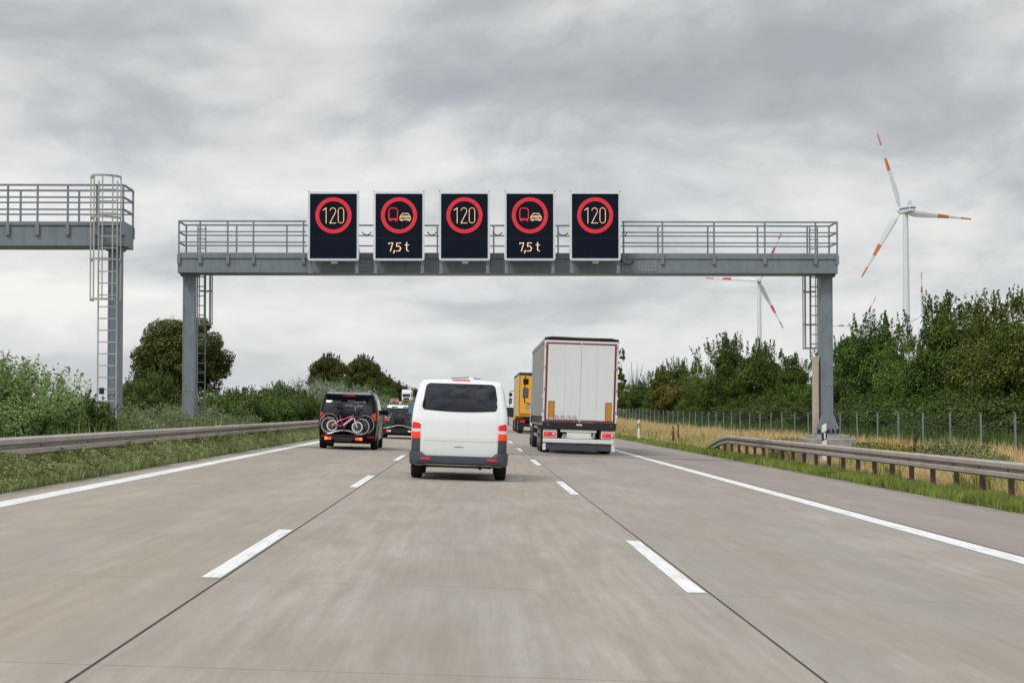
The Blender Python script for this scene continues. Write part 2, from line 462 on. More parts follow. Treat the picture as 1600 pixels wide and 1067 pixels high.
MAT['road'] = concrete_material('road_concrete', (.412, .380, .325), (.365, .300, .225), .6)
MAT['shoulder'] = concrete_material('shoulder_concrete', (.35, .315, .27), (.33, .275, .215), .8)
road = strip('road', -6.5, 5.85, -40, 1800, 0, MAT['road'], nx=2); tag(road, kind='structure')
sh = strip('shoulder', 5.85, 8.86, -40, 1800, -.002, MAT['shoulder']); tag(sh, kind='structure')
opp = strip('opposite_carriageway', -24.5, -13.0, -40, 1800, 0, MAT['road'],
            zf=lambda x, y: float(ground_z(-12.0, y)) - .01); tag(opp, kind='structure')
strip('edge_line', -6.01, -5.71, -40, 900, .004, MAT['line'], road)
strip('edge_line', 5.51, 5.81, -40, 900, .004, MAT['line'], road)
for k in range(-2, 22):
    for c in (-2.022, 1.735):
        y0 = 15.15 + 18 * k
        strip('lane_dash', c - .075, c + .075, y0, y0 + 6.1, .004, MAT['line'], road)
for c in (-1.925, 1.838, 5.87):
    strip('joint_seam', c - .008, c + .008, -40, 400, .003, MAT['seam'], road)

# ------------------------------------------------------------------ guard rails
def guard_rail(label, x, y0, y1, face, zg, taper=0, post_step=2.0, yposts=None):
    """W-beam on posts; face = +1 when the beam looks towards +x"""
    root = thing('guard_rail', label, 'guard rail', (x, y0, float(zg(y0))))
    z00 = float(zg(y0))
    W = [(.01, 0), (.06, .012), (.085, .035), (.085, .105), (.065, .122), (-.01, .132), (-.01, .178), (.065, .188), (.085, .205), (.085, .275), (.06, .298), (.01, .31)]
    prof = W + [(a - .006, b) for a, b in reversed(W)]
    ys = list(np.arange(y0, y1 - taper, 4.0)) + [y1 - taper]
    path = [((0, y - y0, float(zg(y)) + .44 - z00), (face, 0, 0)) for y in ys]
    if taper:
        for t in (.15, .35, .6, .85, 1.0):
            y = y1 - taper + taper * t
            path.append(((.25 * t * t, y - y0, float(zg(y)) + .44 - .60 * (t ** 1.4) - z00), (face, 0, 0)))
    mb = MB(); mb.sweep(prof, path, closed_prof=True)
    mb.build('beam', MAT['rail'], root, smooth=40)
    # lap joints with bolts every four metres
    for y in ys[:24]:
        bl = MB(); bl.sweep([(a + .004, b) for a, b in W] + [(a - .002, b) for a, b in reversed(W)], [((0, y - y0 + d, float(zg(y)) + .44 - z00), (face, 0, 0)) for d in (0, .32)], closed_prof=True)
        bl.build('splice_plate', MAT['rail'], root, smooth=40)
    n = 0; y = y0 + 1.0
    while y < (yposts or y1 - taper * .55) and n < 100:
        t = max(0, (y - (y1 - taper)) / taper) if taper else 0
        z = float(zg(y)) - z00; top = .72 - .6 * (t ** 1.4)
        p = MB()
        p.box((-face * .075, y - y0, z + (top - .3) / 2 - .0), (.10, .012, top + .3))
        p.box((-face * .119, y - y0 + .03, z + (top - .3) / 2), (.012, .06, top + .3))
        p.box((-face * .031, y - y0 + .03, z + (top - .3) / 2), (.012, .06, top + .3))
        p.box((-face * .0125, y - y0, z + .52 + (top - .72)), (.025, .08, .16))
        p.build('post', MAT['rust'], root)
        y += post_step; n += 1
    return root

guard_rail('long weathered steel guard rail behind the weeds on the median side', -7.25, 16, 430, +1,
           lambda y: ground_z(-7.25, y) - .02, post_step=4.0)
guard_rail('weathered steel guard rail with a sloping end on the right shoulder', 9.62, 20, 82, -1,
           lambda y: ground_z(9.62, y), taper=9)

# ------------------------------------------------------------------ delineator posts
def delineator(label, X, Y, zb):
    root = thing('delineator_post', label, 'delineator', (X, Y, zb), (0, 0, .1), 'white delineator posts on the right verge')
    poly = [(-.06, 0), (.06, 0), (.06, 1.05), (-.06, .98)]
    b = MB()
    b.prism([(-.06, 0), (.06, 0), (.06, 1.06), (-.06, .99)], lambda a, c: (a, -.05, c), (0, .10, 0))
    b.build('post_body', MAT['white'], root, bevel=.012)
    k = MB(); k.prism([(-.063, .56), (.063, .62), (.063, .86), (-.063, .80)], lambda a, c: (a, -.054, c), (0, .108, 0))
    k.build('black_band', MAT['black'], root)
    r = MB(); r.prism([(-.022, .62), (.022, .62), (.022, .80), (-.022, .80)], lambda a, c: (a, -.06, c), (0, .006, 0))
    r.build('reflector', MAT['white'], root)
delineator('white delineator post standing before the gantry leg behind the guard rail', px(1289, 56), 56, float(ground_z(10, 56)) + .25)
delineator('white delineator post in dry grass just beyond the white truck', px(998, 108), 108, float(ground_z(9.2, 108)) + .16)

# ------------------------------------------------------------------ wire fence
def wire_fence():
    X = 16.2; ys = [54 + 4.0 * i for i in range(70)]
    root = thing('wire_fence', 'low wire mesh fence on grey posts before the trees', 'fence', (X, ys[0], float(ground_z(X, ys[0]))))
    z0 = root.location.z
    p = MB(); p.box((0, 0, .72), (.05, .05, 1.76)); p.box((0, 0, 1.61), (.08, .08, .025))
    post = p.build('fence_post', MAT['fence_post'], root)
    w = MB()
    for i in range(8): w.box((.04, 2.0, .12 + .20 * i), (.008, 3.93, .009))
    for i in range(13): w.box((.046, .16 + i * .3, .82), (.006, .006, 1.40))
    panel = w.build('mesh_panel', MAT['fence'], root)
    for i, y in enumerate(ys):
        zz = float(ground_z(X, y)) - z0
        q = post if i == 0 else post.copy()
        if i: COL.objects.link(q); q.parent = root
        q.location = (0, y - ys[0], zz)
        q.rotation_euler = (random.uniform(-.02, .02), random.uniform(-.02, .02), 0)
        if i < len(ys) - 1:
            q = panel if i == 0 else panel.copy()
            if i: COL.objects.link(q); q.parent = root
            q.location = (0, y - ys[0], zz)
wire_fence()
# ------------------------------------------------------------------ gantries
def railing_side(root, xs, y, z0, z1, tube_n=6, levels=3, x0=None, x1=None):
    x0 = xs[0] if x0 is None else x0; x1 = xs[-1] if x1 is None else x1
    for i in range(levels):
        z = z1 - (z1 - z0) * i * .335
        b = MB(); b.bar((x0, y, z), (x1, y, z), .045, .05 if i == 0 else .04)
        b.build('handrail', MAT['steel'], root)
    for x in xs:
        p = MB(); p.box((x, y, (z0 + z1) / 2 - .15), (.05, .05, z1 - z0 + .28))
        p.box((x, y - .02, z0 - .20), (.10, .05, .30))
        p.build('railing_post', MAT['steel'], root, bevel=.006)

def ladder(root, x, y, z0, z1, w, along_x=True, mat='steel'):
    b = MB(); d = (1, 0, 0) if along_x else (0, 1, 0)
    for s in (-1, 1):
        cx, cy = x + d[0] * s * w / 2, y + d[1] * s * w / 2
        b.box((cx, cy, (z0 + z1) / 2), (.035, .035, z1 - z0))
    z = z0 + .2
    while z < z1:
        b.bar((x - d[0] * w / 2, y - d[1] * w / 2, z), (x + d[0] * w / 2, y + d[1] * w / 2, z), .028)
        z += .30
    b.build('ladder', MAT[mat], root)

def cage(root, x, y, z0, z1, r, facing, hoops, n=5):
    """ladder hoops: a half round towards facing (unit xy)"""
    b = MB(); f = Vector((facing[0], facing[1], 0)); s = Vector((-f.y, f.x, 0))
    c0 = Vector((x, y, 0))
    def P(t, z):
        a = t * PI
        return c0 + s * (math.cos(a) * r) + f * (math.sin(a) * r * 1.5) + Vector((0, 0, z))
    for h in hoops:
        pts = [P(i / 12, h) for i in range(13)]
        for a, c in zip(pts[:-1], pts[1:]): b.bar(a, c, .018, .055)
    for i in range(n):
        t = i / (n - 1)
        b.bar(P(t, z0), P(t, z1), .032, .018)
    b.build('safety_cage', MAT['cage'], root)

def column(root, x, y, z0, z1, w, d, base=True):
    c = MB()
    c.box((x, y, (z0 + z1) / 2), (w * .86, d, z1 - z0))
    c.box((x - w / 2 + .02, y, (z0 + z1) / 2), (.04, d * 1.06, z1 - z0 - .01))
    c.box((x + w / 2 - .02, y, (z0 + z1) / 2), (.04, d * 1.06, z1 - z0 - .01))
    if base:
        c.prism([(-w * .95, .03), (w * .95, .03), (w * .95, .22), (w * .52, .62), (-w * .52, .62), (-w * .95, .22)],
                lambda a, b: (x + a, y - d * .53 - .012, z0 + b), (0, .02, 0))
        c.prism([(-w * .95, .03), (w * .95, .03), (w * .95, .22), (w * .52, .62), (-w * .52, .62), (-w * .95, .22)],
                lambda a, b: (x + a, y + d * .53 - .008, z0 + b), (0, .02, 0))
        c.box((x, y, z0 + .015), (w * 2.1, d * 1.9, .03))
    col = c.build('column', MAT['steel'], root, bevel=.008)
    h = MB(); h.box((x, y, z1 - .06), (w * 1.35, d * 1.25, .05)); h.box((x, y, z1 - .02), (w * 1.5, d * 1.35, .035))
    h.build('head_plate', MAT['steel'], col, bevel=.006)
    bt = MB()
    if base:
        for k in (-.8, -.4, 0, .4, .8):
            bt.cyl((x + w * k, y - d * .8, z0 + .03), (x + w * k, y - d * .8, z0 + .17), .035, n=6)
            bt.cyl((x + w * k, y - d * .8, z0 + .08), (x + w * k, y - d * .8, z0 + .12), .055, n=6)
        bt.build('anchor_bolts', MAT['black'], col)
    st = MB()
    for zz in (1.55, 5.0):
        for k in (-.36, 0, .36):
            st.cyl((x + k * w, y - d * .5 - .03, z0 + zz), (x + k * w, y - d * .5 + .01, z0 + zz), .022, n=8)
    st.build('bolt_heads', MAT['steel_light'], col)
    return col

GY = 60.0
def S(v): return v * GY / FPX
gantry = thing('sign_gantry', 'grey steel gantry spanning the carriageway and carrying five signs', 'gantry', (0, GY, 0))
bx0, bx1 = px(278, GY), px(1312, GY)
zt, zm, zb = pz(395, GY), pz(404, GY), pz(426.5, GY)
BD = 1.25     # depth of the walkway
b = MB()
b.b2((bx0, 0, zb + .02), (bx1, BD, zm)); b.b2((bx0 - .01, -.015, zb), (bx1 + .01, BD + .015, zb + .022))
b.build('beam', MAT['steel'], gantry, bevel=.012)
b = MB(); b.b2((bx0 + .01, -.035, zm), (bx1 - .01, .03, zt)); b.b2((bx0 + .01, BD - .03, zm), (bx1 - .01, BD + .035, zt))
b.b2((bx0 + .01, .03, zm), (bx0 + .05, BD - .03, zt)); b.b2((bx1 - .05, .03, zm), (bx1 - .01, BD - .03, zt))
b.build('toe_board', MAT['steel'], gantry, bevel=.006)
for k in (.29, .71):
    xx = bx0 + (bx1 - bx0) * k
    b = MB(); b.box((xx, -.004, (zb + zm) / 2 + .01), (.62, .012, zm - zb - .09)); sp_ = b.build('splice_plate', MAT['steel'], gantry, bevel=.003)
    b = MB()
    for i in range(6):
        for j in range(3):
            b.cyl((xx - .25 + .1 * i, -.022, zb + .10 + .12 * j), (xx - .25 + .1 * i, -.008, zb + .10 + .12 * j), .018, n=6)
    b.build('bolt_heads', MAT['steel_light'], sp_)
for k in range(1, 8):
    xx = bx0 + (bx1 - bx0) * k / 8
    b = MB(); b.box((xx, -.006, (zb + zm) / 2), (.012, .006, zm - zb - .06)); b.build('stiffener', MAT['steel'], gantry)
zr = pz(346, GY)
front_posts = [px(v, GY) for v in (280, 313, 356, 396, 474)]
railing_side(gantry, front_posts, -.02, zt, zr, x0=px(279, GY), x1=px(478, GY))
front_posts2 = [px(v, GY) for v in (975, 1036, 1117, 1197, 1277, 1311)]
railing_side(gantry, front_posts2, -.02, zt, zr, x0=px(972, GY), x1=px(1312, GY))
railing_side(gantry, [px(v, GY) for v in (282, 362, 442, 522, 602, 682, 772, 875, 955, 1035, 1115, 1195, 1275, 1310)], BD, zt, zr, x0=bx0 + .03, x1=bx1 - .03)
for xx in (bx0 + .03, bx1 - .03):
    e = MB()
    for i in range(3): e.bar((xx, 0, zr - (zr - zt) * .335 * i), (xx, BD, zr - (zr - zt) * .335 * i), .045)
    e.build('end_rail', MAT['steel'], gantry)
cl, cr = px(295.5, GY + .4), px(1294.5, GY + .4)
zfl, zfr = pz(650, GY), pz(687, GY)
column(gantry, cl, BD / 2, float(ground_z(cl, GY)) + .25, zb, .365, .42)
column(gantry, cr, BD / 2, pz(679, GY), zb, .365, .42)
f = MB(); f.b2((cr - .52, BD / 2 - .6, -.6), (cr + .62, BD / 2 + .6, pz(679.5, GY)))
f.b2((cr - .74, BD / 2 - .8, -.6), (cr + .78, BD / 2 + .8, pz(685, GY)))
f.build('foundation', MAT['concrete_block'], gantry, bevel=.03)
f = MB(); f.b2((cl - .7, BD / 2 - .7, -.2), (cl + .7, BD / 2 + .7, float(ground_z(cl, GY)) + .25))
f.build('foundation', MAT['concrete_block'], gantry, bevel=.03)
# ladders hang on the rear of the beam
lx = px(315.5, GY + BD + .12); ladder(gantry, lx, BD + .12, pz(652, GY), zr, S(12.5))
cage(gantry, lx + .10, BD + .2, pz(505, GY), zt + .1, .20, (.35, .94), [zt + .1, pz(400, GY), pz(450, GY), pz(503, GY)])
lx = px(1274, GY + BD + .12); ladder(gantry, lx, BD + .12, pz(560, GY), zr, S(12.5))
cage(gantry, lx - .10, BD + .2, pz(543, GY), zt + .1, .20, (-.35, .94), [zt + .1, pz(400, GY), pz(450, GY), pz(503, GY), pz(541, GY)])
g_ = MB(); g_.b2((px(1270.5, GY + .6), .55, pz(692, GY)), (px(1280.5, GY + .6), .60, pz(556, GY)))
g_.b2((px(1279, GY + .6), .60, pz(692, GY)), (px(1280.5, GY + .6), BD, pz(556, GY)))
for i in range(40):
    zz = pz(690 - i * 3.4, GY); g_.box((px(1275.5, GY + .6), .547, zz), (S(9), .008, .012))
g_.build('ladder_guard', MAT['beige'], gantry)
# ------------------------------------------------------------------ signs
def dots(mb, paths, sx, r, step, y):
    """rows of small round lamps along 2-D paths"""
    for path in paths:
        P = [Vector((a, c)) for a, c in path]
        for a, c in zip(P[:-1], P[1:]):
            L = (c - a).length; n = max(1, round(L / step))
            for i in range(n + 1):
                q = a + (c - a) * (i / n)
                mb.add([(q.x + r * math.cos(t * PI / 3), y, q.y + r * math.sin(t * PI / 3)) for t in range(6)], [tuple(range(6))])
K = 59.3 / FPX   # one photo pixel on the sign face
def arc(cx, cy, rx, ry, a0, a1, n=8):
    return [(cx + rx * math.cos(R(a0 + (a1 - a0) * i / n)), cy + ry * math.sin(R(a0 + (a1 - a0) * i / n))) for i in range(n + 1)]
def scale_paths(ps, k=K): return [[(a * k, b * k) for a, b in p] for p in ps]
ONE = [(-16.2, 8.3), (-11.4, 11.6), (-11.4, -12)]
TWO = arc(-.8, 6.9, 4.4, 4.9, 165, -25, 9) + [(-5.4, -12), (3.8, -12)]
ZERO = arc(11.8, 7.2, 4.3, 4.6, 0, 180, 8) + arc(11.8, -7.4, 4.3, 4.6, 180, 360, 8) + [(16.1, 7.2)]
TRUCK = [[(-15.8, 8), (-13.6, 11.3), (-4.6, 11.3), (-2.2, 8), (-2.2, -5.6), (-15.8, -5.6), (-15.8, 8)],
         [(-13.6, 8.2), (-4.6, 8.2)] and [(-14.6, -6.8), (-3.4, -6.8)], [(-14.4, -8), (-12.6, -8.6)], [(-5.2, -8), (-3.6, -8.6)]]
CAR = [[(2.2, -1.2), (5.6, 3.0), (13.8, 3.0), (17.2, -1.2)], [(2.0, -2.4), (17.6, -2.4), (18, -5.2), (17.6, -7), (1.6, -7), (1.6, -2.4)],
       [(5.5, -.6), (14, -.6)], [(4, -4.7), (6, -4.7)], [(8.6, -4.7), (15.4, -4.7)], [(3.4, -8.4), (5.0, -8.4)], [(14.4, -8.4), (16, -8.4)]]
TXT = [[(-16, -45), (-16, -43.4), (-10, -43.4), (-13.6, -56.2)], [(-7.4, -55), (-8.6, -59)],
       [(2.4, -43.4), (-3.6, -43.4), (-4, -48.6), (-.6, -48), arc(-1, -52, 3.6, 4.0, 60, -60, 5)[2], (.8, -55.6), (-4.4, -56)],
       [(11.8, -42.6), (11.8, -54.4), (14.4, -56)], [(9.4, -46.4), (14.8, -46.4)]]
def ring(mb, r0, r1, y):
    k = 0; r = r0
    while r <= r1 + 1e-6:
        n = int(2 * PI * r / .045)
        for i in range(n):
            t = 2 * PI * (i + .5 * (k % 2)) / n
            mb.add([(r * math.cos(t) + .0235 * math.cos(a * PI / 3), y, r * math.sin(t) + .0235 * math.sin(a * PI / 3)) for a in range(6)], [tuple(range(6))])
        k += 1; r += .040

SIGN_Y = 59.3
def vms(label, cx, top, kind):
    cz = pz(top + 37.2, SIGN_Y)          # centre of the ring
    root = thing('matrix_sign', label, 'traffic sign', (px(cx, SIGN_Y), SIGN_Y, cz), group='lit matrix signs on the gantry')
    hw = 40 * K; zt_ = 37.2 * K; zb_ = -71 * K
    h = MB(); h.b2((-hw + .03, .02, zb_ + .03), (hw - .03, .34, zt_ - .03)); h.build('housing', MAT['grey'], root, bevel=.03)
    fr = MB()
    def rr(x, z0, z1, r, n=5):
        p = []
        for (qx, qz, a) in ((x - r, z1 - r, 0), (-x + r, z1 - r, 90), (-x + r, z0 + r, 180), (x - r, z0 + r, 270)):
            p += [(qx + r * math.cos(R(a + 90 * i / n)), qz + r * math.sin(R(a + 90 * i / n))) for i in range(n + 1)]
        return p
    o = rr(hw, zb_, zt_, .07); i_ = rr(hw - .065, zb_ + .065, zt_ - .065, .02)
    n = len(o)
    vs = [(a, 0, c) for a, c in o] + [(a, -.006, c) for a, c in i_] + [(a, .06, c) for a, c in o] + [(a, .03, c) for a, c in i_]
    fs = []
    for k in range(n):
        j = (k + 1) % n
        fs += [(k, j, n + j, n + k), (k, j, 2 * n + j, 2 * n + k), (n + k, n + j, 3 * n + j, 3 * n + k), (2 * n + k, 2 * n + j, 3 * n + j, 3 * n + k)]
    fr.add(vs, fs); fr.build('frame', MAT['sign_frame'], root, smooth=30)
    s = MB(); s.b2((-hw + .06, .008, zb_ + .06), (hw - .06, .02, zt_ - .06)); s.build('screen', MAT['screen'], root)
    sm = MB(); sm.b2((-hw + .07, .0065, -36.2 * K), (hw - .07, .0078, -35.8 * K)); sm.build('panel_seam', MAT['black'], root)
    rg = MB(); ring(rg, 23.2 * K, 29.3 * K, .003); rg.build('red_ring', MAT['led_red'], root)
    if kind == 'speed':
        d = MB(); dots(d, scale_paths([ONE]), 1, .0125, .025, .003); d.build('digit', MAT['led_cream'], root)
        d = MB(); dots(d, scale_paths([TWO]), 1, .0125, .025, .003); d.build('digit', MAT['led_cream'], root)
        d = MB(); dots(d, scale_paths([ZERO]), 1, .0125, .025, .003); d.build('digit', MAT['led_cream'], root)
    else:
        d = MB(); dots(d, scale_paths(TRUCK), 1, .018, .030, .003); d.build('truck_symbol', MAT['led_red'], root)
        d = MB(); dots(d, scale_paths(CAR), 1, .0125, .026, .003); d.build('car_symbol', MAT['led_cream'], root)
        d = MB(); p = scale_paths(TXT); dots(d, p, 1, .0115, .023, .003)
        dots(d, [[(a + .012, c) for a, c in q] for q in p], 1, .0115, .023, .0032); d.build('weight_text', MAT['led_cream'], root)
    for sx in (-1, 1):
        k = MB(); k.b2((sx * hw * .98 - .05 * (sx + 1) , .10, zb_ - 19 * K), (sx * hw * .98 + .05 * (1 - sx), .24, zb_ + .3))
        k.b2((sx * hw * .98 - .05 * (sx + 1) - .02, .06, zb_ - 19.5 * K), (sx * hw * .98 + .05 * (1 - sx) + .02, .62, zb_ - 17.6 * K))
        k.b2((sx * hw * .98 - .05 * (sx + 1), .30, zb_ + .3), (sx * hw * .98 + .05 * (1 - sx), .66, zb_ + .42))
        k.build('mounting_bracket', MAT['steel'], root, bevel=.008)
        c = MB(); c.box((sx * (hw - .02), .02, zt_ + .012), (.035, .04, .03)); c.build('lifting_eye', MAT['steel_dark'], root)
    if kind == 'speed':
        q = MB(); q.b2((-5 * K + .02, .05, zb_ - 4.4 * K), (5 * K + .02, .2, zb_ - .4 * K)); q.build('sensor_box', MAT['beige'], root, bevel=.01)
    else:
        q = MB(); q.b2((-hw * .75, .12, zb_ - 2.2 * K), (hw * .75, .3, zb_ - .2 * K)); q.build('cable_tray', MAT['steel_dark'], root)
    return root
SP = 'lit 120 speed limit sign '
vms('lit 120 sign at the end of the row beside the long left railing', 520.5, 299.3, 'speed')
vms('lit no overtaking sign with 7,5 t, second in the row from the median end', 623, 299, 'truck')
vms('lit 120 sign at the middle of the row between both no overtaking signs', 725.5, 298.8, 'speed')
vms('lit no overtaking sign with 7,5 t, second in the row from the turbine end', 828, 298.6, 'truck')
vms('lit 120 sign at the end of the row beside the long right railing', 930.5, 298.4, 'speed')
# loops of cable hanging from the railing between the signs
for (xa, xb, yy, sag) in ((565, 580, 362, 5), (667, 682, 362, 5), (770, 785, 362, 5), (873, 888, 363, 4), (974, 980, 362, 6)):
    c = MB(); pts = []
    for i in range(9):
        t = i / 8; pts.append((px(xa + (xb - xa) * t, GY), .06, pz(yy + sag * 4 * t * (1 - t), GY)))
    c.tube(pts, .016, 5); c.build('cable_loop', MAT['black'], gantry)
c = MB(); pts = []
for i in range(11):
    t = i / 10; pts.append((px(971 + 20 * t, GY), -.06, pz(405 + (4 if t > .9 else 0) * 0 + 9 * 4 * t * (1 - t) * .8 + (2 * t), GY)))
c.tube(pts, .016, 5); c.build('cable_loop', MAT['black'], gantry)

# ------------------------------------------------------------------ the gantry of the opposite carriageway
HY = 50.0
g2 = thing('sign_gantry', 'grey steel gantry with pale caged ladder, over the opposite carriageway', 'gantry', (0, HY, 0))
hx1 = px(196, HY); hx0 = -27.0
zt2, zm2, zb2 = pz(347, HY), pz(353, HY), pz(385, HY); zr2 = pz(290, HY)
b = MB(); b.b2((hx0, 0, zb2 + .02), (hx1, BD, zm2)); b.b2((hx0 - .01, -.015, zb2), (hx1 + .01, BD + .015, zb2 + .022)); b.build('beam', MAT['steel'], g2, bevel=.012)
b = MB(); b.b2((hx0, -.035, zm2), (hx1 - .01, .03, zt2)); b.b2((hx0, BD - .03, zm2), (hx1 - .01, BD + .035, zt2))
b.b2((hx1 - .05, .03, zm2), (hx1 - .01, BD - .03, zt2)); b.build('toe_board', MAT['steel'], g2, bevel=.006)
xs2 = [px(v, HY) for v in (193, 152, 107, 60, 14)] + [px(14, HY) - .76 * i for i in range(1, 20)]
railing_side(g2, [x for x in xs2 if x > hx0], -.02, zt2, zr2, x0=hx0, x1=hx1 - .03)
railing_side(g2, [x + .03 for x in xs2 if x + .03 > hx0][::2], BD, zt2, zr2, x0=hx0, x1=hx1 - .03)
e = MB()
for i in range(3): e.bar((hx1 - .03, 0, zr2 - (zr2 - zt2) * .335 * i), (hx1 - .03, BD, zr2 - (zr2 - zt2) * .335 * i), .045)
e.build('end_rail', MAT['steel'], g2)
c2 = px(180, HY + .45); column(g2, c2, BD / 2, float(ground_z(c2, HY)) + .05, zb2, .32, .4)
column(g2, -26.2, BD / 2, .15, zb2, .32, .4)
ladder(g2, px(171, HY), -.14, float(ground_z(c2, HY)) + .3, zr2 + .1, .47, mat='steel_light')
cage(g2, px(170, HY), -.16, pz(472, HY), pz(279, HY), .37, (-.25, -.97), [pz(279, HY), pz(343, HY), pz(408, HY), pz(470, HY)], n=6)
lk = MB(); lk.b2((px(160, HY), -.24, pz(616, HY)), (px(167, HY), -.12, pz(606, HY))); lk.build('ladder_lock', MAT['black'], g2, bevel=.01)
cb = thing('control_cabinet', 'pale grey control cabinet at the foot of the caged ladder', 'cabinet', (px(152, 50.6), 50.6, float(ground_z(-9.6, 50)) - .02))
q = MB(); q.b2((-.28, 0, 0), (.28, .4, 1.38)); q.build('cabinet_body', MAT['white'], cb, bevel=.015)
q = MB(); q.b2((-.31, -.03, 1.38), (.31, .43, 1.42)); q.build('cabinet_roof', MAT['grey'], cb, bevel=.008)
q = MB(); q.b2((-.25, -.008, .1), (.25, 0, 1.33)); q.build('cabinet_door', MAT['white'], cb, bevel=.004)
# ------------------------------------------------------------------ vehicle tools
def axis_pts(a, b, r, n):
    inner = list(np.linspace(a + r, b - r, n))
    t = [math.tan(PI / 4 * k / 4) for k in range(1, 5)]
    return [a + r - r * k for k in reversed(t)] + inner + [b - r + r * k for k in t]

def shell(x, y0, y1, z0, z1, r, deform, nx=9, ny=22, nz=12):
    """closed rounded box pushed through deform"""
    ax = [axis_pts(-x, x, r, nx), axis_pts(y0, y1, r, ny), axis_pts(z0, z1, r, nz)]
    lo = Vector((-x + r, y0 + r, z0 + r)); hi = Vector((x - r, y1 - r, z1 - r))
    mb = MB(); ids = {}
    def vid(p):
        k = tuple(round(c, 6) for c in p)
        if k not in ids:
            P = Vector(p); q = Vector([min(max(P[i], lo[i]), hi[i]) for i in range(3)])
            d = P - q
            if d.length > 1e-9:
                P = q + d.normalized() * r
            ids[k] = len(mb.v); mb.v.append(tuple(deform(P)))
        return ids[k]
    for a in range(3):
        b, c = (a + 1) % 3, (a + 2) % 3
        for end in (0, -1):
            for i in range(len(ax[b]) - 1):
                for j in range(len(ax[c]) - 1):
                    q = []
                    for di, dj in ((0, 0), (1, 0), (1, 1), (0, 1)):
                        p = [0, 0, 0]; p[a] = ax[a][end]; p[b] = ax[b][i + di]; p[c] = ax[c][j + dj]; q.append(vid(p))
                    if len(set(q)) >= 3: mb.f.append(tuple(q))
    return mb

def bvh_of(mb): return BVHTree.FromPolygons([Vector(v) for v in mb.v], mb.f)

CAST = {'rear': (lambda a, c: ((a, -4, c), (0, 1, 0))), 'front': (lambda a, c: ((a, 30, c), (0, -1, 0))),
        'left': (lambda a, c: ((-4, a, c), (1, 0, 0))), 'right': (lambda a, c: ((4, a, c), (-1, 0, 0))),
        'top': (lambda a, c: ((a, c, 9), (0, 0, -1)))}
def patch(bvh, side, corners, off=.006, thick=.03, rs=.0, rt=.0, ns=12, nt=10, bow=0, bulge=0):
    """thin panel laid on a body: corners (a,b) bl, br, tr, tl; rs/rt corner rounding as a share of the width/height; bow: lower edge sags"""
    bl, br, tr, tl = [Vector(c) for c in corners]
    ts = sorted(set([i / nt for i in range(nt + 1)] + ([rt * k / 4 for k in range(5)] + [1 - rt * k / 4 for k in range(5)] if rt else [])))
    rows_o, rows_i = [], []
    for t in ts:
        ins = 0
        if rt:
            for e in (t, 1 - t):
                if e < rt: ins = max(ins, rs * (1 - math.sqrt(max(0, 1 - ((rt - e) / rt) ** 2))))
        ro, ri = [], []
        for i in range(ns + 1):
            s = ins + (1 - 2 * ins) * i / ns
            p = (bl * (1 - s) + br * s) * (1 - t) + (tl * (1 - s) + tr * s) * t
            p.y -= bow * (1 - t) * 4 * s * (1 - s)
            o, d = CAST[side](p.x, p.y)
            hit, nrm, _, _ = bvh.ray_cast(Vector(o), Vector(d))
            if hit is None:
                hit = ro[-1] - nrm_last * off if ro else Vector(o) + Vector(d) * 4; nrm = nrm_last if ro else -Vector(d)
            if nrm.dot(Vector(d)) > 0: nrm = -nrm
            nrm_last = nrm
            o_ = off + bulge * (1 - (2 * s - 1) ** 2) * (1 - .55 * (2 * t - 1) ** 2)
            ro.append(hit + nrm * o_); ri.append(hit - nrm * thick)
        rows_o.append(ro); rows_i.append(ri)
    mb = MB(); n = ns + 1; m = len(ts)
    fs = []
    for k in range(m - 1):
        for i in range(ns): fs.append((k * n + i, k * n + i + 1, (k + 1) * n + i + 1, (k + 1) * n + i))
    base = n * m
    border = [i for i in range(n)] + [k * n + n - 1 for k in range(1, m)] + [(m - 1) * n + i for i in range(n - 2, -1, -1)] + [k * n for k in range(m - 2, 0, -1)]
    vs = [p for r in rows_o for p in r]; inner = [p for r in rows_i for p in r]
    vs2 = [inner[i] for i in border]
    for q in range(len(border)):
        w = (q + 1) % len(border)
        fs.append((border[q], border[w], base + w, base + q))
    mb.add(vs + vs2, fs)
    return mb

def cut_wheels(body, wheels, mat_dark):
    for x, y, r in wheels:
        c = MB(); s = 1 if x > 0 else -1
        c.lathe([(s * (abs(x) - .24), r), (s * (abs(x) + .4), r)], 'x', (0, y, r * .92), 32)
        me = c.mesh('cutter'); co = bpy.data.objects.new('cutter', me); COL.objects.link(co)
        md = body.modifiers.new('wheel_well', 'BOOLEAN'); md.operation = 'DIFFERENCE'; md.solver = 'EXACT'; md.object = co
        bpy.context.view_layer.update()
        dg = bpy.context.evaluated_depsgraph_get()
        nm = bpy.data.meshes.new_from_object(body.evaluated_get(dg))
        body.modifiers.clear(); body.data = nm
        bpy.data.objects.remove(co); bpy.data.meshes.remove(me)
    nm = body.data
    nm.polygons.foreach_set('use_smooth', [True] * len(nm.polygons)); nm.set_sharp_from_angle(angle=R(38))

def liner(root, wheels, zc=.92):
    for x, y, r in wheels:
        s = 1 if x > 0 else -1; mb = MB(); n = 20; rr = r - .006
        vs, fs = [], []
        for k in range(n + 1):
            t = PI * (-.08 + 1.16 * k / n)
            for a in (abs(x) - .235, abs(x) + .075):
                vs.append((s * a, y + rr * math.cos(t), r * zc + rr * math.sin(t)))
        for k in range(n): fs.append((2 * k, 2 * k + 1, 2 * k + 3, 2 * k + 2))
        b = len(vs); vs.append((s * (abs(x) - .235), y, r * zc))
        for k in range(n): fs.append((2 * k, 2 * k + 2, b))
        mb.add(vs, fs); mb.build('wheel_arch', MAT['under'], root)

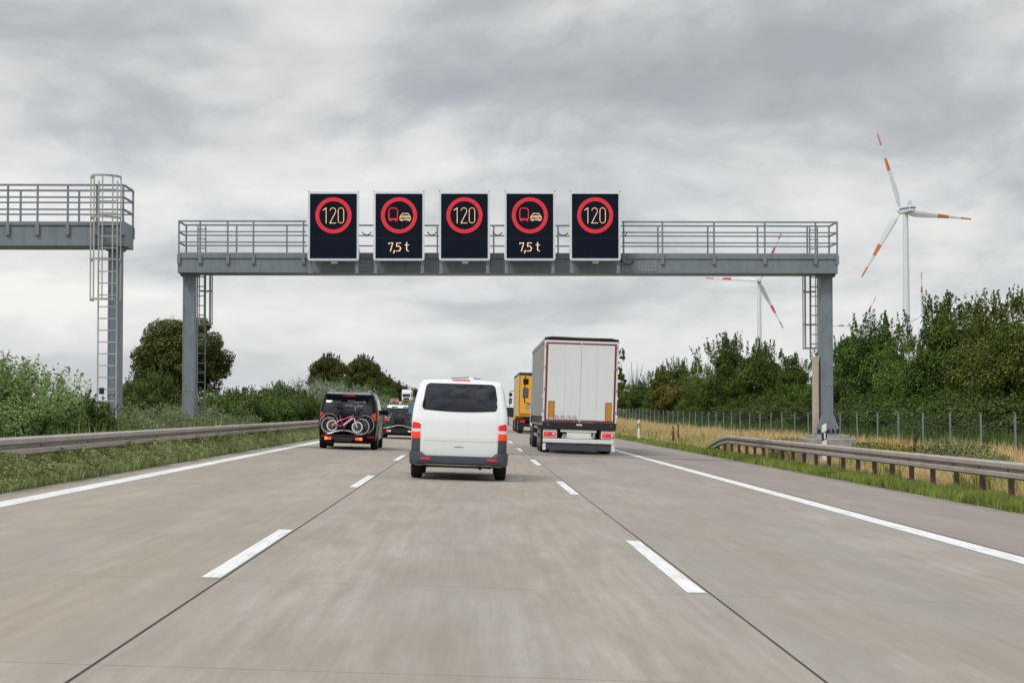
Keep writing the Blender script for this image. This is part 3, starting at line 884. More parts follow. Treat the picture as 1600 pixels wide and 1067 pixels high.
def wheel(root, x, y, r, w, rim='rim', dual=False):
    """tyre with a rim as its child; x is the wheel's middle, outside face away from 0"""
    s = 1 if x > 0 else -1
    e = empty('wheel', (x, y, r)); e.parent = root
    h = w / 2
    t = MB()
    t.lathe([(-h * .8, r * .62), (-h, r * .72), (-h, r * .88), (-h * .86, r * .965), (-h * .62, r * .995), (-h * .25, r), (0, r * .992), (h * .25, r), (h * .62, r * .995), (h * .86, r * .965), (h, r * .88), (h, r * .72), (h * .8, r * .62)], 'x', n=36)
    t.build('tyre', MAT['tyre'], e, smooth=40)
    q = MB()
    q.lathe([(s * h * .62, r * .64), (s * h * .98, r * .64), (s * h * .98, r * .6), (s * h * .72, r * .55), (s * h * .72, r * .2), (s * h * .9, r * .17), (s * h * .9, 0.001)], 'x', n=24)
    for k in range(5):
        a = 2 * PI * k / 5
        q.bar((s * h * .84, r * .15 * math.cos(a), r * .15 * math.sin(a)), (s * h * .9, r * .58 * math.cos(a), r * .58 * math.sin(a)), r * .13, .03)
    q.build('rim', MAT[rim], e, smooth=40)
    return e

def sm01(a, b, t):
    t = min(1, max(0, (t - a) / (b - a))); return t * t * (3 - 2 * t)

def place(root, X, Y, yaw=0):
    root.location = (X, Y, road_z(X, Y)); root.rotation_euler = (0, SLOPE, yaw)

# ------------------------------------------------------------------ white van
def van_deform(L, zb, zt, wtop, lean, hood):
    def f(p):
        x, y, z = p
        t = min(1, max(0, (z - zb) / (zt - zb)))
        x *= 1 - wtop * t ** 1.5 - .02 * (1 - min(1, max(0, (z - .3) / .5)))
        x *= 1 - .10 * sm01(L * .72, L, y) ** 2 - .018 * (1 - sm01(0, .9, y))
        wr = 1 - sm01(0, 1.6, y)
        y2 = y + wr * (lean * t ** 1.25 + .055 * max(0, .82 - z) / .5 + .05 * (abs(x) / .95) ** 3)
        wf = sm01(L * .45, L * .98, y)
        y2 -= wf * (hood * t ** .9 + .18 * max(0, (z - .62)) / .6 * (1 if z < zb else 1) * .6 + .12 * (abs(x) / .9) ** 2)
        z2 = z - wf * .05 * t
        z2 += .035 * sm01(.5, 1, t) * (1 - (x / .8) ** 2) * 1.0
        return (x, y2, z2)
    return f

def white_van():
    root = thing('delivery_van', 'white delivery van with tinted rear window in the middle lane', 'van')
    L = 4.9
    mb = shell(.952, 0, L, .27, 1.93, .10, van_deform(L, 1.15, 1.93, .155, .21, 1.25), 11, 26, 16)
    bv = bvh_of(mb)
    body = mb.build('body', MAT['white_paint'], root, smooth=40)
    wh = [(-.84, .99, .40), (.84, .99, .40), (-.84, 3.99, .40), (.84, 3.99, .40)]
    cut_wheels(body, wh, MAT['under']); liner(root, wh)
    for x, y, r in wh: wheel(root, math.copysign(.83, x), y, .335, .225)
    u = MB(); u.b2((-.70, .25, .25), (.70, 4.6, .36)); u.b2((-.60, 0.9, .22), (.60, 1.08, .40))
    u.prism([(-.72, .30), (.72, .30), (.62, .235), (.25, .27), (-.25, .27), (-.62, .235)], lambda a, c: (a, .12, c), (0, .5, 0))
    u.cyl((.42, -.01, .25), (.42, .8, .25), .035); u.build('chassis', MAT['under'], root)
    # tailgate: a raised panel with a sill crease
    tg = patch(bv, 'rear', [(-.745, .475), (.745, .475), (.715, 1.915), (-.715, 1.915)], .010, .02, .05, .05, 24, 26)
    tgo = tg.build('tailgate', MAT['white_paint'], root, smooth=30)
    bt = bvh_of(tg)
    cr = patch(bt, 'rear', [(-.735, .765), (.735, .765), (.732, .845), (-.732, .845)], .006, .02, .004, .3, 24, 8)
    cr.build('crease', MAT['white_paint'], tgo, smooth=60)
    w = patch(bt, 'rear', [(-.735, 1.375), (.735, 1.375), (.655, 1.865), (-.655, 1.865)], .004, .015, .05, .17, 26, 16, bow=.03, bulge=.055)
    w.build('rear_window', MAT['glass'], tgo, smooth=40)
    fr = patch(bt, 'rear', [(-.75, 1.36), (.75, 1.36), (.67, 1.88), (-.67, 1.88)], .0022, .012, .05, .17, 26, 16, bow=.03)
    fr.build('window_seal', MAT['black'], tgo, smooth=40)
    bl = patch(bv, 'rear', [(-.18, 1.932), (.18, 1.932), (.18, 1.953), (-.18, 1.953)], .012, .02, .02, .4, 8, 3)
    bl.build('brake_light', MAT['red_lamp'], root)
    bd = MB()
    for a, c in ((-.085, .05), (-.028, .03), (.012, .02)): pass
    for i in range(7): bd.b2((-.085 + i * .019, 0, .640), (-.085 + i * .019 + .013, .05, .655))
    bd.b2((.066, 0, .637), (.078, .05, .657)); bd.b2((.060, 0, .652), (.084, .05, .657))
    o = bd.build('badge', MAT['black'], tgo); 
    h = bt.ray_cast(Vector((0, -4, .65)), Vector((0, 1, 0)))[0]; o.location.y = h.y - .004
    # lamps wrap round the corners
    for s in (-1, 1):
        def q(a, b_): return [(s * x, z) for x, z in (a, b_)]
        lamp = None
        for nm, z0, z1, m in (('red_lens', .985, 1.10, 'red_lamp'), ('reversing_lens', .925, .983, 'clear_lamp'), ('indicator_lens', .80, .923, 'orange_lamp')):
            top = 1 if nm == 'red_lens' else 0
            c = [(s * .915, z0), (s * .757, z0), (s * .757, z1 - (.015 if top else 0)), (s * (.90 if top else .912), z1 + (.02 if top else 0))]
            pm = patch(bv, 'rear', c, .014, .05, .10 if top else 0, .3 if top else 0, 10, 6)
            if lamp is None:
                lamp = empty('tail_lamp', (0, 0, 0)); lamp.parent = root
            pm.build(nm, MAT[m], lamp, smooth=40)
        pm = patch(bv, 'rear', [(s * .925, .535), (s * .757, .535), (s * .757, .797), (s * .918, .797)], .007, .03, 0, 0, 8, 6)
        pm.build('corner_panel', MAT['plastic'], root, smooth=40)
    # bumper: wraps the rear
    prof = [(-.965, .62), (-.962, .12), (-.93, .01), (-.87, -.055), (-.79, -.075), (-.71, -.085), (-.3, -.10), (0, -.105), (.3, -.10), (.71, -.085), (.79, -.075), (.87, -.055), (.93, .01), (.962, .12), (.965, .62)]
    b = MB(); vs = []; rows = [(.285, .06), (.315, .01), (.40, -.02), (.515, -.035), (.535, -.01), (.54, .06)]
    for z, inset in rows:
        for a, c in prof:
            k = (abs(a) - inset * .4) if True else a
            side = sm01(.70, .80, abs(a)); zz = z
            if z > .5: zz = z - .068 * (1 - side)
            elif z < .35: zz = z + .02 * (1 - side)
            vs.append((math.copysign(max(0, abs(a) - max(0, inset) * .6), a) if a else 0, c + max(0, inset), zz))
    n = len(prof); fs = []
    for i in range(len(rows) - 1):
        for j in range(n - 1): fs.append((i * n + j, i * n + j + 1, (i + 1) * n + j + 1, (i + 1) * n + j))
    inner = [(v[0] * .93, v[1] + .10, v[2]) for v in vs[:n]] + [(v[0] * .93, v[1] + .10, v[2]) for v in vs[-n:]]
    B0 = len(vs); vs += inner
    for j in range(n - 1):
        fs.append((j, j + 1, B0 + j + 1, B0 + j)); fs.append(((len(rows) - 1) * n + j, (len(rows) - 1) * n + j + 1, B0 + n + j + 1, B0 + n + j))
    b.add(vs, fs); bu = b.build('bumper', MAT['plastic'], root, smooth=50)
    bb = bvh_of(b)
    for s in (-1, 1):
        r_ = patch(bb, 'rear', [(s * .55, .395), (s * .74, .395), (s * .74, .435), (s * .55, .435)], .005, .02, .1, .3, 8, 4)
        r_.build('reflector', MAT['red_lamp'], bu)
    # side glass and doors
    for side, s in (('left', -1), ('right', 1)):
        for (y0, y1, yt0, yt1) in ((.35, 1.75, .5, 1.72), (1.85, 2.95, 1.85, 2.9), (3.05, 4.0, 3.05, 3.55)):
            w = patch(bv, side, [(y0, 1.28), (y1, 1.24), (yt1, 1.74), (yt0, 1.76)], .003, .01, .06, .1, 12, 8)
            w.build('side_window', MAT['glass'], root, smooth=40)
        d = patch(bv, side, [(3.02, .40), (3.045, .40), (3.045, 1.78), (3.02, 1.78)], .001, .005, 0, 0, 2, 10)
        d.build('door_gap', MAT['black'], root)
        t = patch(bv, side, [(1.45, .50), (3.55, .50), (3.55, .56), (1.45, .56)], .008, .02, .01, .3, 12, 3)
        t.build('side_moulding', MAT['plastic'], root)
        m = MB(); m.box((s * 1.03, 3.55, 1.36), (.20, .10, .24)); mo = m.build('wing_mirror', MAT['white_paint'] if s > 0 else MAT['plastic'], root, bevel=.04, seg=3)
        m = MB(); m.box((s * 1.03, 3.497, 1.36), (.17, .012, .205)); m.build('mirror_glass', MAT['glass_blue'] if s < 0 else MAT['glass'], mo, bevel=.005)
        m = MB(); m.bar((s * .86, 3.58, 1.28), (s * .97, 3.56, 1.30), .06, .05); m.build('mirror_arm', MAT['plastic'], mo)
    ws = patch(bv, 'front', [(-.74, 1.12), (.74, 1.12), (.62, 1.74), (-.62, 1.74)], .004, .01, .05, .1, 16, 10); ws.build('windscreen', MAT['glass'], root, smooth=40)
    gr = patch(bv, 'front', [(-.35, .62), (.35, .62), (.40, .80), (-.40, .80)], .006, .02, .05, .2, 10, 5); gr.build('grille', MAT['black'], root)
    for s in (-1, 1):
        hl = patch(bv, 'front', [(s * .78, .66), (s * .45, .66), (s * .48, .84), (s * .76, .90)], .008, .02, .1, .2, 8, 5); hl.build('headlight', MAT['clear_lamp'], root)
    # aerial strip along the rear edge of the roof
    a = MB(); z = bv.ray_cast(Vector((0, .5, 5)), Vector((0, 0, -1)))[0].z
    a.tube([(-.20, .52, z + .028), (-.05, .50, z + .030), (.10, .48, z + .045), (.16, .48, z + .05)], .008, 6)
    a.tube([(.24, .48, z + .045), (.30, .47, z + .028), (.38, .47, z + .026)], .008, 6)
    ao = a.build('roof_aerial', MAT['black'], root)
    a = MB(); a.b2((.15, .45, z - .02), (.235, .52, z + .055)); a.build('aerial_base', MAT['white'], ao, bevel=.01)
    return root

v = white_van()
VY = 38.0
place(v, px(715.5, VY), VY)

# ------------------------------------------------------------------ bicycles
def bicycle(name_label, wb, r, frame_mat, fork_mat, rim_mat, cat='bicycle', kid=False, bar_mat='black', turn=.0, handle_up=.0, tyre_w=.022, seat_mat='black'):
    """stands along x, wheels touching z = 0, front towards +x"""
    root = thing('bicycle', name_label, cat, group='bicycles on the racks')
    xr, xf = -wb / 2, wb / 2
    for x in (xr, xf):
        e = empty('wheel', (x, 0, r)); e.parent = root
        t = MB(); t.tube([(r * .97 * math.cos(2 * PI * k / 30), 0, r * .97 * math.sin(2 * PI * k / 30)) for k in range(30)], tyre_w * .8, 6, closed=True)
        t.build('tyre', MAT['tyre'], e, smooth=60)
        q = MB(); n = 30; rr = r - tyre_w * 1.7
        vs = []; fs = []
        for k in range(n):
            a = 2 * PI * k / n
            for ro, yo in ((rr + .008, -.013), (rr + .008, .013), (rr - .024, .013), (rr - .024, -.013)):
                vs.append((ro * math.cos(a), yo, ro * math.sin(a)))
        for k in range(n):
            for j in range(4): fs.append((k * 4 + j, k * 4 + (j + 1) % 4, ((k + 1) % n) * 4 + (j + 1) % 4, ((k + 1) % n) * 4 + j))
        q.add(vs, fs); q.build('rim', MAT[rim_mat], e, smooth=40)
        s = MB()
        for k in range(14):
            a = 2 * PI * k / 14
            s.bar((0, .02 * (-1) ** k, 0), (rr * math.cos(a), 0, rr * math.sin(a)), .0035)
        s.cyl((0, -.045, 0), (0, .045, 0), .02, n=10); s.build('spokes', MAT['alloy'], e)
    H = r * 2.75 if kid else r + .34
    bb = Vector((xr + wb * .43, 0, r * .92)); st = Vector((xr + wb * .27, 0, H + (.02 if kid else .12)))
    ht = Vector((xf - wb * .20, 0, H + (.06 if kid else .13))); hb = Vector((xf - wb * .15, 0, H - (.06 if kid else .04)))
    f = MB(); w = .017 if not kid else .019
    dn = Vector((0, 0, -.10)) if kid else Vector((0, 0, -.02))
    f.tube([bb, st], w, 8); f.tube([bb, hb], w * 1.2, 8); f.tube([st + (bb - st) * (.45 if kid else .1), ht + (hb - ht) * .3], w, 8); f.tube([ht, hb], w * 1.3, 8)
    for y in (-.05, .05):
        f.tube([bb + Vector((0, y * .4, 0)), (xr, y, r)], w * .6, 6); f.tube([st + (bb - st) * (.4 if kid else .12) + Vector((0, y * .3, 0)), (xr, y, r)], w * .55, 6)
    f.build('frame', MAT[frame_mat], root, smooth=50)
    k = MB()
    for y in (-.05, .05): k.tube([hb + Vector((0, y * .7, 0)), hb + Vector((.03, y, -.06)), (xf, y, r)], .015, 6)
    if not kid: pass
    k.build('fork', MAT[fork_mat], root, smooth=50)
    h = MB(); top = ht + Vector((-.03, 0, .10 + handle_up)); n0 = 0
    h.tube([ht, top], .014, 6)
    h.tube([top + Vector((-.10, -.29, .03)), top + Vector((-.01, -.18, .03)), top, top + Vector((-.01, .18, .03)), top + Vector((-.10, .29, .03))], .013, 6)
    for y in (-.25, .25): h.tube([top + Vector((-.09, y, .03)), top + Vector((-.07, y * 1.25, .028))], .020, 6)
    h.tube([top + Vector((0, -.16, .03)), top + Vector((.07, -.2, -.02))], .008, 5); h.tube([top + Vector((0, .16, .03)), top + Vector((.07, .2, -.02))], .008, 5)
    ca, sa = math.cos(turn), math.sin(turn)
    h.v = [(top.x + (x - top.x) * ca - (y - top.y) * sa, top.y + (x - top.x) * sa + (y - top.y) * ca, z) for x, y, z in h.v]
    h.build('handlebar', MAT[bar_mat], root, smooth=50)
    s = MB(); sp = st + (st - bb).normalized() * (.08 if kid else .12)
    s.tube([st, sp], .013, 6)
    vs = [(-.13, .07, .03), (-.13, -.07, .03), (-.05, -.06, .035), (.13, -.015, .02), (.13, .015, .02), (-.05, .06, .035)]
    s.prism([(a, c) for a, c, _ in vs], lambda a, c: (sp.x + a, c, sp.z + .0), (0, 0, .045)); s.build('saddle', MAT[seat_mat], root, bevel=.012)
    c = MB(); c.lathe([(-.07, .09 if not kid else .05), (-.062, .09 if not kid else .05)], 'y', bb, 20)
    c.bar(bb + Vector((0, -.075, 0)), bb + Vector((.05, -.075, -.13 if not kid else -.09)), .014); c.bar(bb + Vector((0, .075, 0)), bb + Vector((-.05, .075, .13 if not kid else .09)), .014)
    c.box(bb + Vector((.05, -.12, -.13 if not kid else -.09)), (.09, .06, .018)); c.box(bb + Vector((-.05, .12, .13 if not kid else .09)), (.09, .06, .018))
    c.build('crank', MAT['black'], root)
    m = MB(); m.b2((xr - .012, -.02, r * 1.3), (xr + .028, .0, r * 1.3 + .03)); m.build('reflector', MAT['orange_lamp'], root)
    return root

def on_vehicle(o, vroot, local, rz=0, ry=0, rx=0):
    """stand o at a place given in a vehicle's own axes (o stays top-level)"""
    M_ = Matrix.Translation(vroot.location) @ Euler(vroot.rotation_euler).to_matrix().to_4x4() @ Matrix.Translation(local) @ Euler((rx, ry, rz)).to_matrix().to_4x4()
    o.location = M_.to_translation(); o.rotation_euler = M_.to_euler()

# ------------------------------------------------------------------ black people carrier
def black_van():
    root = thing('people_carrier', 'black people carrier in the left lane with bicycles on its rear', 'van')
    L = 5.1
    def dfm(p):
        x, y, z = p
        t = min(1, max(0, (z - 1.05) / .80))
        x *= 1 - .15 * t ** 1.4 - .03 * (1 - min(1, max(0, (z - .28) / .4)))
        x *= 1 - .12 * sm01(L * .7, L, y) ** 2 - .02 * (1 - sm01(0, .9, y))
        wr = 1 - sm01(0, 1.5, y); wf = sm01(L * .42, L * .98, y)
        y2 = y + wr * (.30 * t ** 1.2 + .06 * max(0, .7 - z) / .4 + .06 * (abs(x) / .93) ** 3) - wf * (1.5 * t ** .85 + .25 * max(0, z - .6) + .14 * (abs(x) / .9) ** 2)
        return (x, y2, z - wf * .07 * t + .03 * t * (1 - (x / .8) ** 2))
    mb = shell(.945, 0, L, .25, 1.83, .12, dfm, 11, 26, 16); bv = bvh_of(mb)
    body = mb.build('body', MAT['black_paint'], root, smooth=40)
    wh = [(-.84, 1.0, .41), (.84, 1.0, .41), (-.84, 4.15, .41), (.84, 4.15, .41)]
    cut_wheels(body, wh, None); liner(root, wh)
    for x, y, r in wh: wheel(root, math.copysign(.83, x), y, .345, .23)
    u = MB(); u.b2((-.7, .15, .19), (.7, 4.7, .32)); u.build('chassis', MAT['under'], root)
    p = patch(bv, 'rear', [(-.78, 1.13), (.78, 1.13), (.70, 1.70), (-.70, 1.70)], .006, .02, .05, .1, 20, 12, bulge=.05); p.build('rear_window', MAT['glass'], root, smooth=40)
    p = patch(bv, 'rear', [(-.72, 1.75), (.72, 1.75), (.66, 1.80), (-.66, 1.80)], .05, .05, .03, .3, 16, 4); sp = p.build('roof_spoiler', MAT['silver_sheen'], root, smooth=40)  # silver colour imitates sky reflected along the black roof edge
    p = patch(bv, 'rear', [(-.2, 1.715), (.2, 1.715), (.2, 1.738), (-.2, 1.738)], .012, .02, 0, 0, 6, 2); p.build('brake_light', MAT['red_lamp'], root)
    for s in (-1, 1):
        p = patch(bv, 'rear', [(s * .90, .92), (s * .76, .95), (s * .74, 1.12), (s * .885, 1.19)], .010, .03, .08, .15, 8, 8); p.build('tail_lamp', MAT['red_lamp'], root, smooth=40)
        p = patch(bv, 'rear', [(s * .84, .40), (s * .64, .40), (s * .64, .43), (s * .85, .43)], .008, .02, 0, 0, 8, 2); p.build('reflector', MAT['red_lamp'], root)
        rl = MB(); zs = [bv.ray_cast(Vector((s * .62, y, 5)), Vector((0, 0, -1)))[0] for y in (.45, .6, 2.0, 3.0)]
        rl.tube([zs[0] + Vector((0, 0, .0)), zs[1] + Vector((0, .05, .05)), zs[2] + Vector((0, 0, .05)), zs[3] + Vector((0, 0, .0))], .022, 8); rl.build('roof_rail', MAT['alloy'], root, smooth=50)
    for side, s in (('left', -1), ('right', 1)):
        for (y0, y1, yt0, yt1) in ((.30, 1.6, .5, 1.58), (1.68, 2.95, 1.68, 2.9), (3.03, 4.1, 3.03, 3.4)):
            w = patch(bv, side, [(y0, 1.16), (y1, 1.12), (yt1, 1.62), (yt0, 1.64)], .003, .01, .05, .1, 12, 8); w.build('side_window', MAT['glass'], root, smooth=40)
        t = patch(bv, side, [(1.5, .36), (3.6, .36), (3.6, .40), (1.5, .40)], .008, .02, 0, 0, 10, 2); t.build('side_moulding', MAT['alloy'], root)
        m = MB(); m.box((s * 1.03, 3.7, 1.22), (.22, .10, .18)); m.build('wing_mirror', MAT['black_paint'], root, bevel=.04, seg=3)
    ws = patch(bv, 'front', [(-.72, 1.10), (.72, 1.10), (.60, 1.66), (-.60, 1.66)], .004, .01, .05, .1, 16, 10); ws.build('windscreen', MAT['glass'], root, smooth=40)
    gr = patch(bv, 'front', [(-.45, .55), (.45, .55), (.45, .75), (-.45, .75)], .006, .02, .05, .2, 10, 5); gr.build('grille', MAT['alloy'], root)
    for s in (-1, 1):
        hl = patch(bv, 'front', [(s * .80, .64), (s * .50, .64), (s * .5, .78), (s * .78, .84)], .008, .02, .1, .2, 8, 5); hl.build('headlight', MAT['clear_lamp'], root)
    # luggage strap down the right rear corner
    pts = []
    for z in (1.62, 1.5, 1.35, 1.2, 1.08, .98):
        h = bv.ray_cast(Vector((4, .34 - (z - 1) * .0 + .12 * max(0, z - 1.1), z)), Vector((-1, 0, 0)))[0]; pts.append(h + Vector((.02, 0, 0)))
    st = MB(); st.tube(pts, [.028, .034, .03, .045, .05, .07], 6); st.build('luggage_strap', MAT['strap'], root, smooth=60)
    return root
bvn = black_van(); BY = 63.0
place(bvn, px(542.5, BY), BY)

def rack(label, vroot, w=1.25, z=.42, lit=True):
    root = thing('bicycle_rack', label, 'bike rack', group='bicycle racks on the cars')
    f = MB(); f.b2((-.10, -.02, z - .06), (.10, .35, z - .0)); f.b2((-.04, -.75, z + .02), (.04, .0, z + .06))
    for y in (-.10, -.62): f.b2((-.40, y - .02, z + .0), (.40, y + .02, z + .04))
    f.build('carrier_frame', MAT['black'], root, bevel=.008)
    for i, y in enumerate((-.16, -.36, -.58)):
        t = MB(); t.tube([(-w / 2 + .08 * i, y, z + .06), (-.30, y, z + .14), (-.12, y, z + .185), (.12, y, z + .185), (.30, y, z + .14), (w / 2 - .08 * i, y, z + .06)], .024, 8)
        t.build('wheel_tray', MAT['alloy'], root, smooth=50)
    a = MB(); a.tube([(-.26, -.08, z + .05), (-.26, -.08, z + .72), (-.2, -.08, z + .80), (.2, -.08, z + .80), (.26, -.08, z + .72), (.26, -.08, z + .05)], .018, 8); a.build('support_hoop', MAT['black'], root, smooth=50)
    b = MB(); b.b2((-.62, -.74, z - .10), (.62, -.70, z - .02)); b.build('lamp_board', MAT['black'], root, bevel=.008)
    for s in (-1, 1):
        l = MB(); l.b2((s * .50, -.765, z - .11), (s * .60, -.735, z - .02)); l.build('rack_lamp', MAT['lit_amber' if lit else 'lit_red'], root, bevel=.015)
        l = MB(); l.b2((s * .38, -.765, z - .11), (s * .50, -.735, z - .02)); l.build('rack_lamp', MAT['lit_red' if lit else 'clear_lamp'], root, bevel=.015)
    p = MB(); p.b2((-.28, -.762, z - .15), (.28, -.742, z - .03)); p.build('plate_holder', MAT['black'], root, bevel=.01)
    on_vehicle(root, vroot, (-.07 if lit else 0, -.06, 0))
    return root
rack('bicycle rack with lit amber lamps on the black people carrier', bvn)
big = bicycle('black adult bicycle with the largest wheels on the people carrier', 1.15, .335, 'bike_black', 'bike_black', 'grey', bar_mat='grey', turn=R(66), handle_up=.12)
on_vehicle(big, bvn, (-.02, -.22, .50), ry=R(1.5))
med = bicycle('black bicycle with orange reflectors in the middle of the people carrier rack', 1.03, .285, 'bike_black', 'bike_black', 'alloy', bar_mat='alloy', turn=R(-58), handle_up=.05)
on_vehicle(med, bvn, (-.05, -.42, .475), ry=R(1))
kid = bicycle('magenta child bicycle with white wheels and fork, outermost on its rack', .80, .186, 'pink', 'bike_white', 'bike_white', kid=True, tyre_w=.012, turn=R(50))
on_vehicle(kid, bvn, (-.06, -.64, .56), ry=R(2))
d = MB()
for z, a in ((.17, -.05), (.17, .0)): pass
# frame extras of the child bicycle: white down tube sleeve and chain guard
m = MB(); m.tube([(-.04, -.03, .22), (.24, -.03, .47)], .022, 8); o = m.build('white_tube_sleeve', MAT['bike_white'], kid, smooth=50)
m = MB(); m.box((-.17, -.05, .19), (.40, .02, .06)); m.build('chain_guard', MAT['pink'], kid, bevel=.01)

# ------------------------------------------------------------------ cars
def car(label, paint, L=4.6, hx=.91, zt=1.45, roof_start=.55, wagon=True, rear_glass='glass', detail=True, cat='car', name='estate_car', roof=None):
    root = thing(name, label, cat)
    belt = .62 * zt
    def dfm(p):
        x, y, z = p
        t = min(1, max(0, (z - belt) / (zt - belt)))
        x *= 1 - .24 * t ** 1.2 - .04 * (1 - min(1, max(0, (z - .22) / .35)))
        x *= 1 - .14 * sm01(L * .7, L, y) ** 2 - .05 * (1 - sm01(0, .9, y))
        wr = 1 - sm01(0, L * .45, y); wf = sm01(L * .38, L * .98, y)
        y2 = y + wr * ((.55 if wagon else 1.0) * t ** 1.1 + .08 * max(0, .55 - z) / .4 + .10 * (abs(x) / .9) ** 3) - wf * (2.0 * t ** .8 + .3 * max(0, z - .55) + .2 * (abs(x) / .9) ** 2)
        return (x, y2, z - wf * .10 * t + .03 * t * (1 - (x / .7) ** 2))
    mb = shell(hx, 0, L, .2, zt - .03, .12, dfm, 9, 24, 14); bv = bvh_of(mb)
    body = mb.build('body', MAT[paint], root, smooth=40)
    wh = [(-hx + .08, .85, .37), (hx - .08, .85, .37), (-hx + .08, L - .9, .37), (hx - .08, L - .9, .37)]
    cut_wheels(body, wh, None); liner(root, wh)
    for x, y, r in wh: wheel(root, math.copysign(hx - .11, x), y, .325, .21)
    u = MB(); u.b2((-hx + .25, .2, .15), (hx - .25, L - .4, .28)); u.build('chassis', MAT['under'], root)
    p = patch(bv, 'rear', [(-hx * .80, belt + .03), (hx * .80, belt + .03), (hx * .64, zt - .12), (-hx * .64, zt - .12)], .004, .02, .05, .12, 16, 10); p.build('rear_window', MAT[rear_glass], root, smooth=40)
    if roof:
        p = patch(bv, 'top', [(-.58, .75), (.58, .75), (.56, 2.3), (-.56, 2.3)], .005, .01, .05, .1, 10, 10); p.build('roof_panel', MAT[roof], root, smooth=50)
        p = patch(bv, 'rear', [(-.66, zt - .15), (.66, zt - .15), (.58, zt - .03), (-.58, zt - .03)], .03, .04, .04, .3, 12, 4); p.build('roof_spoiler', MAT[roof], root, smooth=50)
    for s in (-1, 1):
        p = patch(bv, 'rear', [(s * hx * .92, .80), (s * hx * .56, .82), (s * hx * .58, .93), (s * hx * .92, .97)], .008, .03, .06, .2, 10, 6); p.build('tail_lamp', MAT['red_lamp'], root, smooth=40)
    for side, s in (('left', -1), ('right', 1)):
        for (y0, y1, yt0, yt1) in ((.55, 1.35, .95, 1.32), (1.42, 2.35, 1.42, 2.3), (2.42, 3.3, 2.42, 2.75)):
            w = patch(bv, side, [(y0, belt + .04), (y1, belt + .02), (yt1, zt - .16), (yt0, zt - .16)], .003, .01, .05, .1, 10, 6); w.build('side_window', MAT['glass'], root, smooth=40)
        m = MB(); m.box((s * (hx + .08), 2.95, belt + .10), (.2, .09, .13)); m.build('wing_mirror', MAT[paint], root, bevel=.035, seg=3)
    ws = patch(bv, 'front', [(-hx * .78, belt + .05), (hx * .78, belt + .05), (hx * .62, zt - .13), (-hx * .62, zt - .13)], .004, .01, .05, .1, 14, 8); ws.build('windscreen', MAT['glass'], root, smooth=40)
    gr = patch(bv, 'front', [(-.4, .42), (.4, .42), (.4, .58), (-.4, .58)], .006, .02, .05, .2, 10, 5); gr.build('grille', MAT['black'], root)
    for s in (-1, 1):
        hl = patch(bv, 'front', [(s * hx * .82, .56), (s * hx * .5, .56), (s * hx * .52, .68), (s * hx * .8, .72)], .008, .02, .1, .2, 8, 5); hl.build('headlight', MAT['clear_lamp'], root)
    pl = patch(bv, 'front', [(-.26, .33), (.26, .33), (.26, .41), (-.26, .41)], .012, .02, 0, 0, 4, 2); pl.build('plate_holder', MAT['black'], root)
    return root
ec = car('dark grey estate car with a sky reflection painted on its roof and grey bicycles on its rear', 'grey_paint', zt=1.53, hx=.93, roof='white_paint'); EY = 89.0  # white roof paint stands in for the sky reflected on a dark roof
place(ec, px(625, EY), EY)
rack('bicycle rack with white and red lamps on the dark grey estate car', ec, lit=False, w=1.5)
for i, (lb, off, r, fm) in enumerate((('black bicycle next to the hatch of the dark grey estate car', -.24, .30, 'bike_black'), ('grey bicycle outermost on the rack of the dark grey estate car', -.52, .29, 'grey_paint'))):
    bk = bicycle(lb, 1.02, r, fm, 'alloy' if i else 'bike_black', 'plastic' if i == 0 else 'plastic')
    on_vehicle(bk, ec, (.02 - .06 * i, off, .55), rz=PI if i else 0)

blue = car('light blue car ahead, almost hidden by the white van', 'blue_paint', zt=1.5, roof='white_paint', name='small_car', L=4.1); place(blue, px(796, 176) - .95, 176)
redc = car('oncoming red car on the far carriageway before the white lorry', 'red_paint', zt=1.55, name='oncoming_car', L=4.3)
Yc = 415.0; Xc = px(617, Yc)
redc.location = (Xc, Yc, float(ground_z(-12, Yc)) + .02); redc.rotation_euler = (0, 0, PI)

# ------------------------------------------------------------------ lorries
def truck_wheel_set(root, ys, r=.50, half=1.22, w=.30, xs=None):
    for y in ys:
        for s in (-1, 1): wheel(root, s * (half - w / 2), y, r, w, rim='grey')

